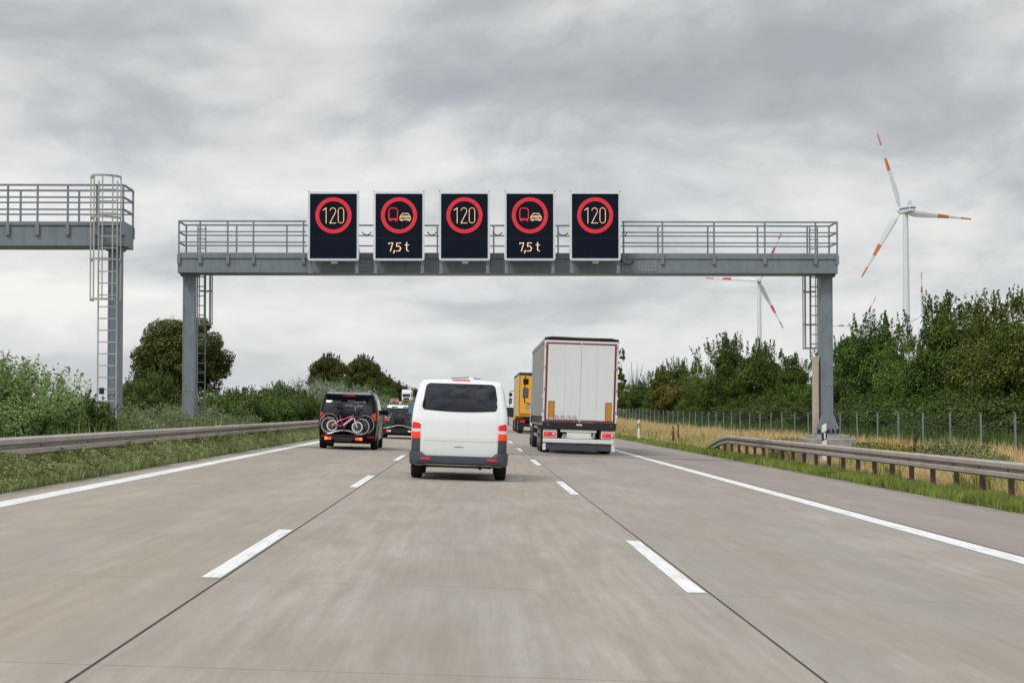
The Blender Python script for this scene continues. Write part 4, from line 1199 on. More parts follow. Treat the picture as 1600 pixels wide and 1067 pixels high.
def tractor(root, y0, paint, mirrors=True, half=1.22):
    """cab from y0 forwards"""
    def dfm(p):
        x, y, z = p
        wf = sm01(y0 + 1.2, y0 + 2.3, y); t = max(0, (z - 1.5) / 2)
        return (x * (1 - .05 * t), y - wf * .35 * t ** 1.3, z)
    mb = shell(half, y0, y0 + 2.3, .75, 3.55, .14, dfm, 7, 8, 10); bv = bvh_of(mb)
    cab = mb.build('cab', MAT[paint], root, smooth=40)
    p = patch(bv, 'front', [(-1.05, 1.9), (1.05, 1.9), (1.0, 2.75), (-1.0, 2.75)], .006, .02, .04, .1, 12, 8); p.build('windscreen', MAT['glass'], cab, smooth=40)
    p = patch(bv, 'front', [(-.8, 1.15), (.8, 1.15), (.8, 1.7), (-.8, 1.7)], .006, .02, .04, .1, 12, 8); p.build('grille', MAT['black'], cab)
    for sd in ('left', 'right'):
        p = patch(bv, sd, [(y0 + .9, 1.85), (y0 + 1.85, 1.85), (y0 + 1.75, 2.6), (y0 + .9, 2.6)], .006, .02, .06, .1, 8, 6); p.build('side_window', MAT['glass'], cab)
    f = MB(); f.b2((-half + .02, y0 + 1.9, .32), (half - .02, y0 + 2.38, .80)); f.build('front_bumper', MAT['black'], cab, bevel=.06)
    for s in (-1, 1):
        h = MB(); h.b2((s * .78, y0 + 2.36, .52), (s * 1.12, y0 + 2.41, .74)); h.build('headlight', MAT['clear_lamp'], cab, bevel=.02)
    d = MB(); d.b2((-half + .1, y0 + .1, 3.50), (half - .1, y0 + 1.6, 3.62)); d.build('roof_deflector', MAT[paint], cab, bevel=.04)
    ch = MB(); ch.b2((-.45, y0 - 3.2, .62), (.45, y0 + 1.0, .88)); ch.build('chassis', MAT['under'], root)
    if mirrors:
        for s in (-1, 1):
            m = MB(); yy = y0 + 2.05; xx = s * (half + .22)
            m.tube([(s * half, yy, 2.95), (xx - s * .03, yy, 3.0), (xx + s * .04, yy, 2.9)], .03, 6)
            m.tube([(xx + s * .04, yy, 2.9), (xx + s * .04, yy, 1.82), (s * half, yy, 1.74)], .03, 6)
            mr = m.build('mirror_arm', MAT['black'], cab, smooth=50)
            m = MB(); m.box((xx, yy, 2.70), (.24, .12, .26)); m.build('mirror_housing', MAT['black'], mr, bevel=.04)
            m = MB(); m.box((xx, yy, 2.22), (.24, .12, .44)); mm = m.build('mirror_housing', MAT['black'], mr, bevel=.04)
            m = MB(); m.box((xx, yy - .062, 2.22), (.19, .012, .37)); m.build('mirror_glass', MAT['glass_blue'], mr)
            m = MB(); m.box((xx, yy - .062, 2.70), (.19, .012, .2)); m.build('mirror_glass', MAT['glass'], mr)

def white_truck():
    root = thing('articulated_lorry', 'tall white lorry with red framed rear doors and grey curtain sides', 'truck')
    L = 13.6; h = 1.275; zb, zt = 1.10, 3.96
    b = MB(); b.b2((-h + .03, .06, zb), (h - .03, L, zt - .06)); b.build('trailer_box', MAT['curtain'], root)
    # side curtains with folds and roof rail
    for s in (-1, 1):
        vs, fs = [], []; n = 120; zs = [zb - .06, zb + .25, 2.0, 3.0, zt - .14]
        for i in range(n + 1):
            y = .10 + (L - .15) * i / n
            for k, z in enumerate(zs):
                a = .012 * math.sin(i * 1.9) * (1 if k in (1, 2, 3) else .4) + .012 * math.sin(i * .7 + k)
                vs.append((s * (h - .005 + a), y, z))
        m = len(zs)
        for i in range(n):
            for k in range(m - 1): fs.append((i * m + k, i * m + k + 1, (i + 1) * m + k + 1, (i + 1) * m + k))
        c = MB(); c.add(vs, fs); co = c.build('side_curtain', MAT['curtain'], root, smooth=60)
        k = MB()
        for i in range(22): k.b2((s * (h + .008), .35 + i * .6, zb - .10), (s * (h + .022), .39 + i * .6, zb + .18))
        k.build('tension_strap', MAT['black'], co)
        q = MB(); q.b2((s * (h - .06), .03, zt - .16), (s * (h + .02), L, zt - .04)); q.build('roof_rail', MAT['grey'], root, bevel=.01)
        q = MB(); q.b2((s * (h - .05), .05, zb - .14), (s * (h + .01), L, zb - .06)); q.build('side_raft', MAT['grey'], root, bevel=.01)
        for y in (1.2, 3.6, 6.0, 8.5):
            q = MB(); q.b2((s * (h - .02), y, .98), (s * (h + .025), y + .09, 1.02)); q.build('side_marker', MAT['lit_amber'], root)
    r = MB(); r.tube([(-h, .0, zt - .02), (-h + .25, -.005, zt + .022), (0, -.01, zt + .005), (h - .25, -.005, zt + .012), (h, .0, zt - .03)], .042, 8); r.b2((-h + .02, 0, zt - .06), (h - .02, L, zt + .01)); r.build('roof', MAT['black'], root, smooth=40)
    # rear frame, tape and two ribbed doors
    f = MB(); f.b2((-h, -.02, zb), (-h + .065, .06, zt - .07)); f.b2((h - .065, -.02, zb), (h, .06, zt - .07)); f.b2((-h + .065, -.018, zt - .16), (h - .065, .06, zt - .07)); f.b2((-h + .065, -.018, zb), (h - .065, .06, zb + .075))
    f.build('rear_frame', MAT['trailer_white'], root, bevel=.006)
    dz0, dz1 = zb + .08, zt - .165
    for s in (-1, 1):
        d = MB(); x0, x1 = (-h + .068, -.004) if s < 0 else (.004, h - .068)
        n = 9; wv = (x1 - x0) / n
        prof = []
        for i in range(n):
            a = x0 + i * wv; prof += [(a, 0), (a + wv * .06, .0025), (a + wv * .12, 0)] if i else [(a, 0)]
        prof += [(x1, 0)]
        vs = [(a, -.03 + c, z) for z in (dz0, dz1) for a, c in prof]; k = len(prof)
        fs = [(i, i + 1, k + i + 1, k + i) for i in range(k - 1)]
        d.add(vs, fs); do = d.build('rear_door', MAT['trailer_white'], root)
        for k_ in range(4):
            z = dz0 + .25 + k_ * .75
            e = MB(); e.b2((s * (h - .02), -.045, z), (s * (h - .085), -.02, z + .07)); e.build('hinge', MAT['grey'], do, bevel=.006)
        lb = MB()
        for xo in (.55,):
            lb.tube([(s * xo, -.034, dz0 + .02), (s * xo, -.034, dz1 - .05)], .007, 6)
        lb.build('locking_bar', MAT['trailer_white'], do)
        t = MB(); xs_ = s * (h - .068); xi = s * (h - .128)
        t.b2((xs_, -.036, dz0 - .07), (xi, -.028, dz1 + .02)); t.b2((xi, -.036, dz1 - .03), (s * .02, -.028, dz1 + .02)); t.b2((xi, -.036, dz0 - .065), (s * .02, -.028, dz0 - .02))
        t.build('red_tape', MAT['red_tape'], do)
        a = MB(); a.b2((s * 1.075, -.048, dz0 + .0 + (.06 if s < 0 else .0)), (s * .885, -.032, dz0 + .60)); ab = a.build('marker_board', MAT['amber_board'], do)
        for (p0, p1) in (((s * 1.085, -.050, dz0 + .02), (s * 1.070, -.030, dz0 + .62)), ((s * .895, -.050, dz0 + .02), (s * .875, -.030, dz0 + .62)), ((s * 1.085, -.050, dz0 + .595), (s * .875, -.030, dz0 + .62))):
            q = MB(); q.b2(p0, p1); q.build('board_edge', MAT['red_tape'], ab)
        mk = MB(); mk.b2((s * (h - .01), -.04, dz0 + .1), (s * (h + .03), .02, dz0 + .2)); mk.b2((s * (h - .01), -.04, dz0 + .72), (s * (h + .03), .02, dz0 + .82)); mk.build('outline_marker', MAT['white'], root, bevel=.005)
    # round speed stickers
    DIG = {'8': [arc(0, .25, .17, .22, -90, 270, 10), arc(0, -.25, .2, .26, 90, 450, 10)], '0': [arc(0, 0, .2, .5, 0, 360, 14)],
           '7': [[(-.2, .5), (.2, .5), (-.08, -.5)]], '6': [arc(0, -.22, .2, .27, 0, 360, 12), [(-.2, -.2), (.0, .5)]]}
    for i, tx in enumerate(('80', '80', '70', '60')):
        cx = -.79 + i * .208; cz = dz0 + .07
        e = empty('speed_sticker', (cx, -.034, cz)); e.parent = root
        q = MB(); q.lathe([(0, .082), (-.003, .082)], 'y', n=24); q.build('sticker_disc', MAT['white'], e)
        q = MB(); q.tube([(.079 * math.cos(2 * PI * k / 24), -.004, .079 * math.sin(2 * PI * k / 24)) for k in range(24)], .006, 5, closed=True); q.build('sticker_edge', MAT['grey'], e)
        q = MB()
        for j, ch in enumerate(tx):
            for path in DIG[ch]: q.tube([((a * .07 + (-.026 if j == 0 else .026)), -.005, c * .085) for a, c in path], .005, 4)
        q.build('sticker_number', MAT['black'], e)
    # black sill, light bar, white bumper, underrun board
    s_ = MB(); s_.b2((-h + .01, -.05, .84), (h - .02, .12, 1.09)); so = s_.build('rear_sill', MAT['black'], root, bevel=.015)
    q = MB(); q.b2((-.10, -.056, .985), (.10, -.048, 1.035)); q.build('pale_label', MAT['white'], so)
    for x in (-1.08, 1.08):
        q = MB(); q.lathe([(0, .022), (-.012, .02)], 'y', (x, -.05, 1.0), 10); q.build('small_lamp', MAT['grey'], so)
    for s in (-1, 1):
        q = MB(); q.b2((s * 1.23, .0, .55), (s * .76, .12, .83)); lp = q.build('lamp_panel', MAT['white'], root, bevel=.01)
        q = MB(); q.b2((s * 1.21, -.035, .595), (s * .80, .0, .745)); tl = q.build('tail_lamp', MAT['red_lamp'], root, bevel=.02)
        q = MB(); q.lathe([(0, .045), (-.015, .035)], 'y', ((-.87 if s < 0 else 1.14), -.03, .672), 14); q.build('lit_lamp', MAT['clear_lamp'], tl)
        q = MB(); q.lathe([(0, .045), (-.015, .035)], 'y', ((-1.12 if s < 0 else .88), -.03, .672), 14); q.build('lit_lamp', MAT['lit_red'], tl)
        q = MB(); q.lathe([(0, .07), (-.02, .062), (-.022, .04)], 'y', (s * .50, -.03, .625), 18); q.build('round_lamp', MAT['grey'], root)
        q = MB(); q.b2((s * 1.24, -.10, .12), (s * 1.13, -.05, .345)); q.build('bumper_end', MAT['white'], root, bevel=.008)
        q = MB(); q.b2((s * .70, .02, .50), (s * .76, .2, .84)); q.build('bracket', MAT['black'], root)
        q = MB(); q.tube([(s * 1.2, .02, .62), (s * 1.33, .0, .60), (s * 1.40, -.0, .66)], .016, 6); q.box((s * 1.40, -.0, .66), (.04, .05, .07)); q.build('marker_stalk', MAT['black'] if s < 0 else MAT['red_tape'], root)
    q = MB(); q.b2((-.64, -.015, .755), (.60, .02, .845)); q.b2((-.58, -.02, .545), (.50, .02, .60)); q.b2((-.42, -.025, .605), (.42, .0, .735)); q.build('plate_panel', MAT['white'], root, bevel=.006)
    q = MB(); q.b2((-1.24, -.11, .385), (1.20, -.02, .525)); q.build('bumper_beam', MAT['white'], root, bevel=.012)
    q = MB(); q.b2((-1.12, -.06, .14), (1.11, -.03, .38)); q.build('underrun_board', MAT['plastic'], root)
    # running gear
    c = MB()
    for s in (-1, 1): c.b2((s * .40, .1, .88), (s * .55, 11.5, 1.05))
    for y in (2.4, 3.7, 5.0): c.b2((-1.0, y - .07, .43), (1.0, y + .07, .57))
    c.build('chassis', MAT['under'], root)
    for y in (2.4, 3.7, 5.0):
        for s in (-1, 1):
            wheel(root, s * 1.07, y, .50, .36, rim='grey')
            g_ = MB(); g_.tube([(s * 1.07, y + .58 * math.cos(PI * k / 10), .50 + .60 * math.sin(PI * k / 10)) for k in range(1, 10)], .03, 5); g_.build('mudguard', MAT['black'], root)
    for s in (-1, 1):
        fl = MB(); fl.b2((s * 1.24, 1.72, .22), (s * .88, 1.74, .85)); fl.build('mud_flap', MAT['black'], root)
        q = MB()
        for z in (.50, .80): q.b2((s * 1.2, 6.0, z), (s * 1.23, 10.2, z + .11))
        q.build('side_guard', MAT['grey'], root)
        q = MB(); q.b2((s * .5, 10.6, .1), (s * .62, 10.75, 1.0)); q.build('landing_leg', MAT['black'], root)
    tractor(root, 14.15, 'trailer_white')
    for y in (12.3, 15.7):
        for s in (-1, 1): wheel(root, s * 1.06, y, .50, .30 if y > 13 else .36, rim='grey')
    return root
wt = white_truck(); TY = 67.0
place(wt, px(903.5, TY), TY)

def yellow_truck():
    root = thing('box_lorry', 'yellow box lorry ahead of the white lorry in the right lane', 'truck')
    L = 7.6
    def unit(y0, nm):
        b = MB(); b.b2((-1.245, y0 + .03, 1.12), (1.245, y0 + L, 3.90)); bo = b.build('box_body', MAT['yellow'], root, bevel=.02)
        for s in (-1, 1):
            c = MB(); n = 60; vs, fs = [], []
            for i in range(n + 1):
                y = y0 + .12 + (L - .2) * i / n
                for k, z in enumerate((1.14, 2.4, 3.80)): vs.append((s * (1.253 + .012 * math.sin(i * 1.7) * (k == 1)), y, z))
            for i in range(n):
                for k in range(2): fs.append((i * 3 + k, i * 3 + k + 1, (i + 1) * 3 + k + 1, (i + 1) * 3 + k))
            c.add(vs, fs); c.build('side_tarp', MAT['yellow_tarp'], bo, smooth=60)
        r = MB(); r.b2((-1.27, y0 - .01, 3.86), (1.27, y0 + L + .02, 4.0)); r.build('roof', MAT['black'], bo, bevel=.02)
        d = MB(); d.b2((-1.19, y0 - .02, 1.30), (-.01, y0 + .03, 3.80)); d.b2((.01, y0 - .02, 1.30), (1.19, y0 + .03, 3.80)); do = d.build('rear_doors', MAT['yellow'], bo, bevel=.01)
        f = MB(); f.b2((-1.22, y0 - .026, 1.30), (-1.19, y0 + .02, 3.80)); f.b2((-1.19, y0 - .026, 3.80), (1.19, y0 + .02, 3.83)); f.b2((-1.19, y0 - .026, 1.26), (1.19, y0 + .02, 1.30)); f.b2((1.19, y0 - .026, 1.30), (1.22, y0 + .02, 3.80)); f.build('dark_edging', MAT['rust'], bo)
        p = MB(); p.b2((-.80, y0 - .03, 1.62), (-.50, y0 - .015, 1.95)); p.build('grey_notice', MAT['grey'], do)
        ch = MB()
        for s in (-1, 1): ch.b2((s * .4, y0 + .1, .85), (s * .55, y0 + L - .2, 1.1))
        ch.b2((-1.15, y0 + .0, .50), (1.15, y0 + .10, .66)); ch.build('chassis', MAT['under'], root)
        for s in (-1, 1):
            l = MB(); l.b2((s * 1.12, y0 - .03, .74), (s * .80, y0 + .02, .88)); l.build('tail_lamp', MAT['red_lamp'], root)
            l = MB(); l.b2((s * 1.22, y0 + .6, .2), (s * .85, y0 + .62, .8)); l.build('mud_flap', MAT['black'], root)
        for y in (y0 + 1.6, y0 + 2.95):
            for s in (-1, 1): wheel(root, s * 1.06, y, .48, .34, rim='rim')
    unit(0, 0); unit(L + 1.2, 1)
    ch = MB(); ch.b2((-.08, L - 1, .7), (.08, L + 2, .85)); ch.build('drawbar', MAT['under'], root)
    y1 = 2 * L + 1.2
    tractor(root, y1 + .2, 'yellow')
    for s in (-1, 1): wheel(root, s * 1.06, y1 + 1.6, .48, .30, rim='rim')
    return root
yt = yellow_truck(); QY = 128.0
place(yt, px(809.5, QY) + 1.22, QY)

def oncoming_lorry():
    root = thing('oncoming_lorry', 'oncoming white lorry with dark windscreen on the far carriageway', 'truck')
    b = MB(); b.b2((-1.25, -13, 1.1), (1.25, -.2, 3.9)); b.build('box_body', MAT['trailer_white'], root, bevel=.03)
    tractor(root, 0, 'white_paint')
    r = MB(); r.b2((-1.2, 2.30, .85), (1.2, 2.37, 1.1)); r.build('red_stripe', MAT['red_paint'], root)
    for y in (1.5, -1.0, -9, -10.3, -11.6):
        for s in (-1, 1): wheel(root, s * 1.06, y, .5, .32, rim='grey')
    return root
ol = oncoming_lorry(); OY = 520.0
ol.location = (px(635.5, OY), OY, float(ground_z(-12, OY)) + .02); ol.rotation_euler = (0, 0, PI)
ob = car('oncoming grey van half hidden behind the corner of the white van', 'grey_paint', L=5.0, hx=.98, zt=2.3, name='oncoming_van', cat='van')
Yb = 560.0; ob.location = (px(648, Yb), Yb, float(ground_z(-12, Yb)) + .02); ob.rotation_euler = (0, 0, PI)
# ------------------------------------------------------------------ foliage
def leaf_quads(P, N, size, rng, aspect=.55):
    """rhombus leaves at P facing N"""
    n = len(P)
    N = N / (np.linalg.norm(N, axis=1, keepdims=True) + 1e-9)
    T = rng.normal(size=(n, 3)); T -= (T * N).sum(1, keepdims=True) * N
    T /= np.linalg.norm(T, axis=1, keepdims=True) + 1e-9
    B = np.cross(N, T)
    s = (size * rng.uniform(.65, 1.35, n))[:, None]
    V = np.stack([P - T * s, P + B * s * aspect + N * s * .12, P + T * s, P - B * s * aspect + N * s * .12], 1).reshape(-1, 3)
    F = np.arange(4 * n).reshape(-1, 4)
    return V, F

def crown_points(clumps, n, rng, shellness=.7, droop=0.0):
    C = np.array([c[:3] for c in clumps]); Rr = np.array([c[3] for c in clumps])
    w = Rr ** 2.0; w /= w.sum()
    k = rng.choice(len(C), n, p=w)
    D = rng.normal(size=(n, 3)); D /= np.linalg.norm(D, axis=1, keepdims=True)
    rad = Rr[k] * (shellness + (1 - shellness) * rng.random(n)) * (1 + .22 * rng.normal(size=n) * (rng.random(n) < .25))
    P = C[k] + D * rad[:, None] * np.array([1, 1, .82])
    N = D * 1.0 + rng.normal(size=(n, 3)) * .40 + np.array([0, 0, .35])
    return P, N

def round_clumps(h, w, base, nlobes, rng, shape='round', lobe=(.09, .17)):
    """clump list (x,y,z,r) filling a crown of width w between base and h"""
    out = []; H = h - base
    for i in range(nlobes):
        while True:
            p = rng.uniform(-1, 1, 3)
            if np.linalg.norm(p) < 1 and np.linalg.norm(p) > .35: break
        z = p[2]
        if shape == 'cone': f = .35 + .75 * (1 - (z + 1) / 2)
        elif shape == 'column': f = .9
        else: f = 1.0
        r = w * rng.uniform(*lobe)
        out.append((p[0] * f * (w / 2 - r * .8), p[1] * f * (w / 2 - r * .8), base + H / 2 + z * (H / 2 - r * .8), r))
    out.append((0, 0, base + H * .5, w * .30)); out.append((0, 0, base + H * .33, w * .28))
    return out

def shoots(n, h, w, base, rng, length=.9, density=26, lean=.35):
    """upright leafy sprays standing out of the crown"""
    Ps, Ns = [], []
    for i in range(n):
        a = rng.uniform(0, 2 * PI); q = rng.uniform(0, .85)
        z0 = base + (h - base) * (.5 + .5 * math.sqrt(max(0, 1 - q * q))) - .35
        p0 = np.array([math.cos(a) * q * w / 2, math.sin(a) * q * w / 2, z0])
        d = np.array([math.cos(a) * q * lean + rng.normal() * .12, math.sin(a) * q * lean + rng.normal() * .12, 1.0]); L = length * rng.uniform(.5, 1.25)
        t = rng.random(density)
        P = p0 + d * (t * L)[:, None] + rng.normal(size=(density, 3)) * .10 * (1.15 - t)[:, None] * length
        Ps.append(P); Ns.append(rng.normal(size=(density, 3)))
    return np.concatenate(Ps), np.concatenate(Ns)

def trunk_mesh(h, r, clumps, rng, limbs=7, base=.0, multi=1):
    mb = MB()
    for k in range(multi):
        a = 2 * PI * k / multi + .4; q = .0 if multi == 1 else .12 * multi
        pts = []; x = math.cos(a) * q; y = math.sin(a) * q
        for i in range(7):
            t = i / 6; pts.append((x + rng.normal() * r * .35 * t + math.cos(a) * q * t * 1.5, y + rng.normal() * r * .35 * t + math.sin(a) * q * t * 1.5, base - .1 + h * .8 * t))
        mb.tube(pts, [r * (1.25 if i == 0 else 1.0) * (1 - .8 * i / 6) for i in range(7)], 7)
    cl = sorted(clumps, key=lambda c: -c[3])
    for i in range(min(limbs, len(cl))):
        c = cl[(i * 3) % len(cl)]
        z0 = base + (c[2] - base) * rng.uniform(.35, .6)
        p0 = Vector((0, 0, z0)); p1 = Vector(c[:3]); m = (p0 + p1) / 2 + Vector((0, 0, -.1 * h * .2))
        mb.tube([p0, m, p1], [r * .45, r * .28, r * .1], 5)
    return mb

def make_plant(name, part, stem_name, mat, h, w, base, nl, nleaf, leaf, seed, shape='round', nshoot=0, slen=.9, trunk_r=.16, shellness=.78, multi=1, aspect=.55, limbs=7, sdens=26, lobe=(.09, .17)):
    rng = np.random.default_rng(seed)
    cl = round_clumps(h, w, base, nl, rng, shape, lobe)
    P, N = crown_points(cl, nleaf, rng, shellness)
    if nshoot:
        P2, N2 = shoots(nshoot, h, w, base, rng, slen, sdens)
        P = np.concatenate([P, P2]); N = np.concatenate([N, N2])
    keep = P[:, 2] > .04
    V, F = leaf_quads(P[keep], N[keep], leaf, rng, aspect)
    root = empty(name)
    raw_mesh(part, V, F, MAT[mat], root)
    trunk_mesh(h, trunk_r, cl, rng, limbs, multi=multi).build(stem_name, MAT['bark'], root, smooth=50)
    return root

PROTO = {}
def proto(key, **kw):
    PROTO[key] = [kw, None]
TK = dict(name='broadleaf_tree', part='crown', stem_name='trunk')
proto('dark', mat='leaf_dark', h=7.4, w=7.0, base=.5, nl=50, nleaf=44000, leaf=.085, seed=1, nshoot=40, slen=1.1, sdens=46, trunk_r=.17, multi=2, **TK)
proto('dark2', mat='leaf_dark', h=7.6, w=6.4, base=.6, nl=44, nleaf=40000, leaf=.085, seed=2, shape='cone', nshoot=54, slen=1.3, sdens=46, trunk_r=.15, multi=3, **TK)
proto('mid', mat='leaf_mid', h=7.2, w=7.2, base=.4, nl=48, nleaf=44000, leaf=.08, seed=3, nshoot=70, slen=1.1, sdens=46, trunk_r=.15, multi=3, **TK)
proto('mid2', mat='leaf_mid', h=7.0, w=6.0, base=.3, nl=40, nleaf=34000, leaf=.075, seed=4, shape='cone', nshoot=60, slen=1.4, sdens=46, trunk_r=.12, multi=3, **TK)
proto('autumn', mat='leaf_autumn', h=5, w=4.4, base=.5, nl=24, nleaf=9000, leaf=.12, seed=5, nshoot=12, slen=.8, trunk_r=.10, **TK)
proto('linden', mat='leaf_linden', h=12, w=11.0, base=1.6, nl=120, nleaf=60000, leaf=.14, seed=6, nshoot=0, slen=.5, trunk_r=.38, limbs=16, lobe=(.065, .12), **TK)
proto('linden2', mat='leaf_linden', h=11.5, w=10.0, base=1.2, nl=80, nleaf=34000, leaf=.19, seed=16, nshoot=14, slen=.9, lobe=(.10, .18), shellness=.62, trunk_r=.35, limbs=12, **TK)
proto('poplar', mat='leaf_mid', name='slender_tree', part='crown', stem_name='trunk', h=9, w=1.9, base=1.2, nl=22, nleaf=2600, leaf=.13, seed=7, shape='column', nshoot=10, slen=.7, trunk_r=.10)
SK = dict(name='bush', part='foliage', stem_name='stems', limbs=4)
proto('bush', mat='leaf_bush', h=2.3, w=2.7, base=.02, nl=30, nleaf=30000, leaf=.034, seed=8, nshoot=80, slen=.7, trunk_r=.04, multi=4, aspect=.5, sdens=34, **SK)
proto('bush2', mat='leaf_bushdark', h=2.2, w=2.9, base=.02, nl=30, nleaf=28000, leaf=.040, seed=9, nshoot=50, slen=.5, trunk_r=.04, multi=4, aspect=.5, sdens=34, **SK)
proto('bush3', mat='leaf_bushdark', h=4.6, w=6.0, base=.02, nl=36, nleaf=17000, leaf=.10, seed=12, nshoot=30, slen=.8, trunk_r=.08, multi=4, aspect=.5, **SK)
proto('willow', mat='leaf_grey', name='willow_shrub', part='foliage', stem_name='stems', limbs=3, h=2.3, w=2.9, base=.02, nl=26, nleaf=12000, leaf=.065, seed=10, nshoot=70, slen=1.1, trunk_r=.04, multi=5, aspect=.3, sdens=34)

def plant(key, X, Y, h, label, cat, group=None, w=None, rot=None, z=None):
    kw, root = PROTO[key]
    if root is None:
        root = make_plant(**kw); PROTO[key][1] = root; o = root
    else:
        o = copy_tree(root)
    s = h / kw['h']; sw = (w / kw['w']) if w else s
    o.location = (X, Y, float(ground_z(X, Y)) - .03 if z is None else z)
    o.scale = (sw, sw, s)
    o.rotation_euler = (0, 0, rot if rot is not None else random.uniform(0, 6.28))
    tag(o, label, cat, group)
    return o

# the big trees across the other carriageway
G1 = 'trees across the other carriageway'
plant('linden', px(285, 205), 205, 11.4, 'large round brownish green tree behind the left leg of the sign gantry', 'tree', G1, w=11.3)
plant('bush3', px(243, 186), 186, 4.9, 'dark green bush under the large round tree', 'bush', 'bushes across the other carriageway', w=5.6)
plant('bush3', px(212, 200), 200, 4.2, 'dark green bush between the caged ladder and the round tree', 'bush', 'bushes across the other carriageway', w=5.2)
plant('bush3', px(436, 300), 300, 4.4, 'small dark bush rising alone over the median hedge', 'bush', 'bushes across the other carriageway', w=5.5)
row = [(513, 380, 549, 66, 'tall round tree at the near end of the far tree row'),
       (566, 425, 551, 62, 'second round tree of the far tree row'),
       (590, 480, 572, 44, 'third tree of the far tree row, a little lower'),
       (607, 560, 584, 32, 'fourth tree of the far tree row above the estate car'),
       (621, 640, 593, 28, 'fifth tree of the far tree row over the red car'),
       (633, 730, 600, 24, 'sixth tree of the far tree row over the white lorry'),
       (646, 830, 604, 24, 'last tree of the far tree row by the white van')]
for i, (x, Y, top, wpx, lb) in enumerate(row):
    X = px(x, Y); h = (pz(top, Y) - float(ground_z(X, Y))) * .95
    plant('linden2', X, Y, h, lb, 'tree', G1, w=wpx * Y / FPX * 1.08)
for x, Y, top, wp, lb in ((532, 350, 588, 46, 'low green bush in front of the far tree row'), (575, 400, 596, 44, 'low green bush under the second tree of the far tree row'), (603, 470, 604, 40, 'low green bush behind the red car')):
    X = px(x, Y); plant('bush3', X, Y, pz(top, Y) - float(ground_z(X, Y)), lb, 'bush', 'bushes across the other carriageway', w=wp * Y / FPX)

# hedge in the median
GH = 'bushes growing in the median'
ordw = ['first', 'second', 'third', 'fourth', 'fifth', 'sixth', 'seventh', 'eighth', 'ninth', 'tenth', 'eleventh', 'twelfth', 'thirteenth', 'fourteenth', 'fifteenth', 'sixteenth', 'seventeenth', 'eighteenth', 'nineteenth', 'twentieth', 'twenty-first', 'twenty-second', 'twenty-third', 'twenty-fourth']
near = [(36.5, 2.45, -10.0, 'bush', 'fresh green bush cut by the left edge of the photo'), (39.5, 2.4, -9.5, 'bush', 'tall fresh green bush behind the guard rail, at the left edge'),
        (42.6, 2.3, -9.6, 'bush', 'tallest fresh green bush beside the caged ladder gantry'), (45.2, 1.95, -9.5, 'bush2', 'green bush sloping down towards the grey control cabinet'),
        (47.3, 1.45, -9.3, 'bush2', 'lowest green bush in front of the grey control cabinet')]
for Y, h, X, k, lb in near: plant(k, X, Y, h * .84, lb, 'bush', GH, w=2.9)
for i, (Y, top, k) in enumerate([(71, 604, 'bush2'), (75, 601, 'bush2'), (80, 600, 'bush2'), (86, 603, 'bush2'), (92, 604, 'bush2'), (98.5, 602, 'bush2'), (105.5, 601, 'willow'), (113, 597, 'willow'), (121, 600, 'willow'), (130, 603, 'willow'), (140, 600, 'willow'), (151, 607, 'willow'), (163, 610, 'willow'), (177, 619, 'willow')]):
    X = -9.25 + (.3 if i % 2 else -.2); h = (pz(top, Y) - float(ground_z(X, Y))) * (.80 if k == 'willow' else .9)
    nb = i + 1 if k == 'bush2' else i - 5
    lb = f'{ordw[i]} dark green hedge bush counted from the left gantry leg' if k == 'bush2' else f'{ordw[i - 6]} grey green willow shrub beyond the dark hedge, counted from its near end'
    plant(k, X, Y, max(1.2, h), lb, 'bush', GH, w=3.1 + .006 * (Y - 70) + .3)
    if i < 12: pass

# belt of trees behind the wire fence
GB = 'trees in the belt behind the wire fence'
front = [(1700, 78, 440, 'mid', None), (1597, 86, 446, 'mid', 'tall light green tree cut by the right edge of the photo'),
         (1535, 93, 462, 'mid2', 'light green feathery tree next to the one at the right edge'),
         (1478, 101, 457, 'dark2', 'dark spiky tree in front of the upright turbine blade'),
         (1428, 108, 520, 'mid', 'mid green tree at the foot of the tall wind turbine'),
         (1375, 114, 481, 'dark', 'broad dark green tree between gantry leg and tall wind turbine'),
         (1326, 122, 520, 'dark', 'dark green tree touching the right gantry leg'),
         (1272, 132, 600, 'mid2', 'low green tree behind the beige ladder guard'),
         (1240, 142, 552, 'dark2', 'dark tree beside the beige ladder guard'),
         (1192, 152, 526, 'dark', 'broad dark tree below the second wind turbine'),
         (1138, 166, 520, 'dark2', 'tall spiky tree with loose top below the turbine blade'),
         (1096, 186, 566, 'mid', 'mid green tree with brownish top in the belt'),
         (1060, 205, 556, 'dark', 'dark tree with pointed shoots in the belt'),
         (1034, 232, 572, 'dark2', 'slim dark tree behind the yellowing one'),
         (1006, 262, 590, 'dark', 'low dark tree beyond the delineator post'),
         (982, 300, 600, 'mid', 'low mid green tree next to the white lorry'),
         (962, 345, 596, 'dark', None), (940, 400, 596, 'mid', None)]
for x, Y, top, k, lb in front:
    X = px(x, Y); h = pz(top, Y) - float(ground_z(X, Y))
    plant(k, X, Y, h * .89, lb or ('mid green tree just outside the right edge' if x > 1600 else f'distant {"dark" if k == "dark" else "mid"} green tree hidden behind the white lorry'), 'tree', GB, w=max(4.9, h * .74) * (1 + .0006 * (Y - 90)))
back = [(1640, 100, 470, 'dark'), (1560, 112, 480, 'dark'), (1502, 122, 478, 'dark'), (1450, 130, 520, 'dark2'), (1400, 140, 515, 'dark'), (1345, 150, 520, 'dark2'), (1295, 160, 575, 'dark'),
        (1215, 172, 552, 'mid'), (1165, 186, 548, 'dark'), (1115, 205, 560, 'dark'), (1078, 230, 570, 'dark2'), (1045, 260, 574, 'mid'), (1020, 290, 585, 'dark'), (990, 330, 597, 'dark')]
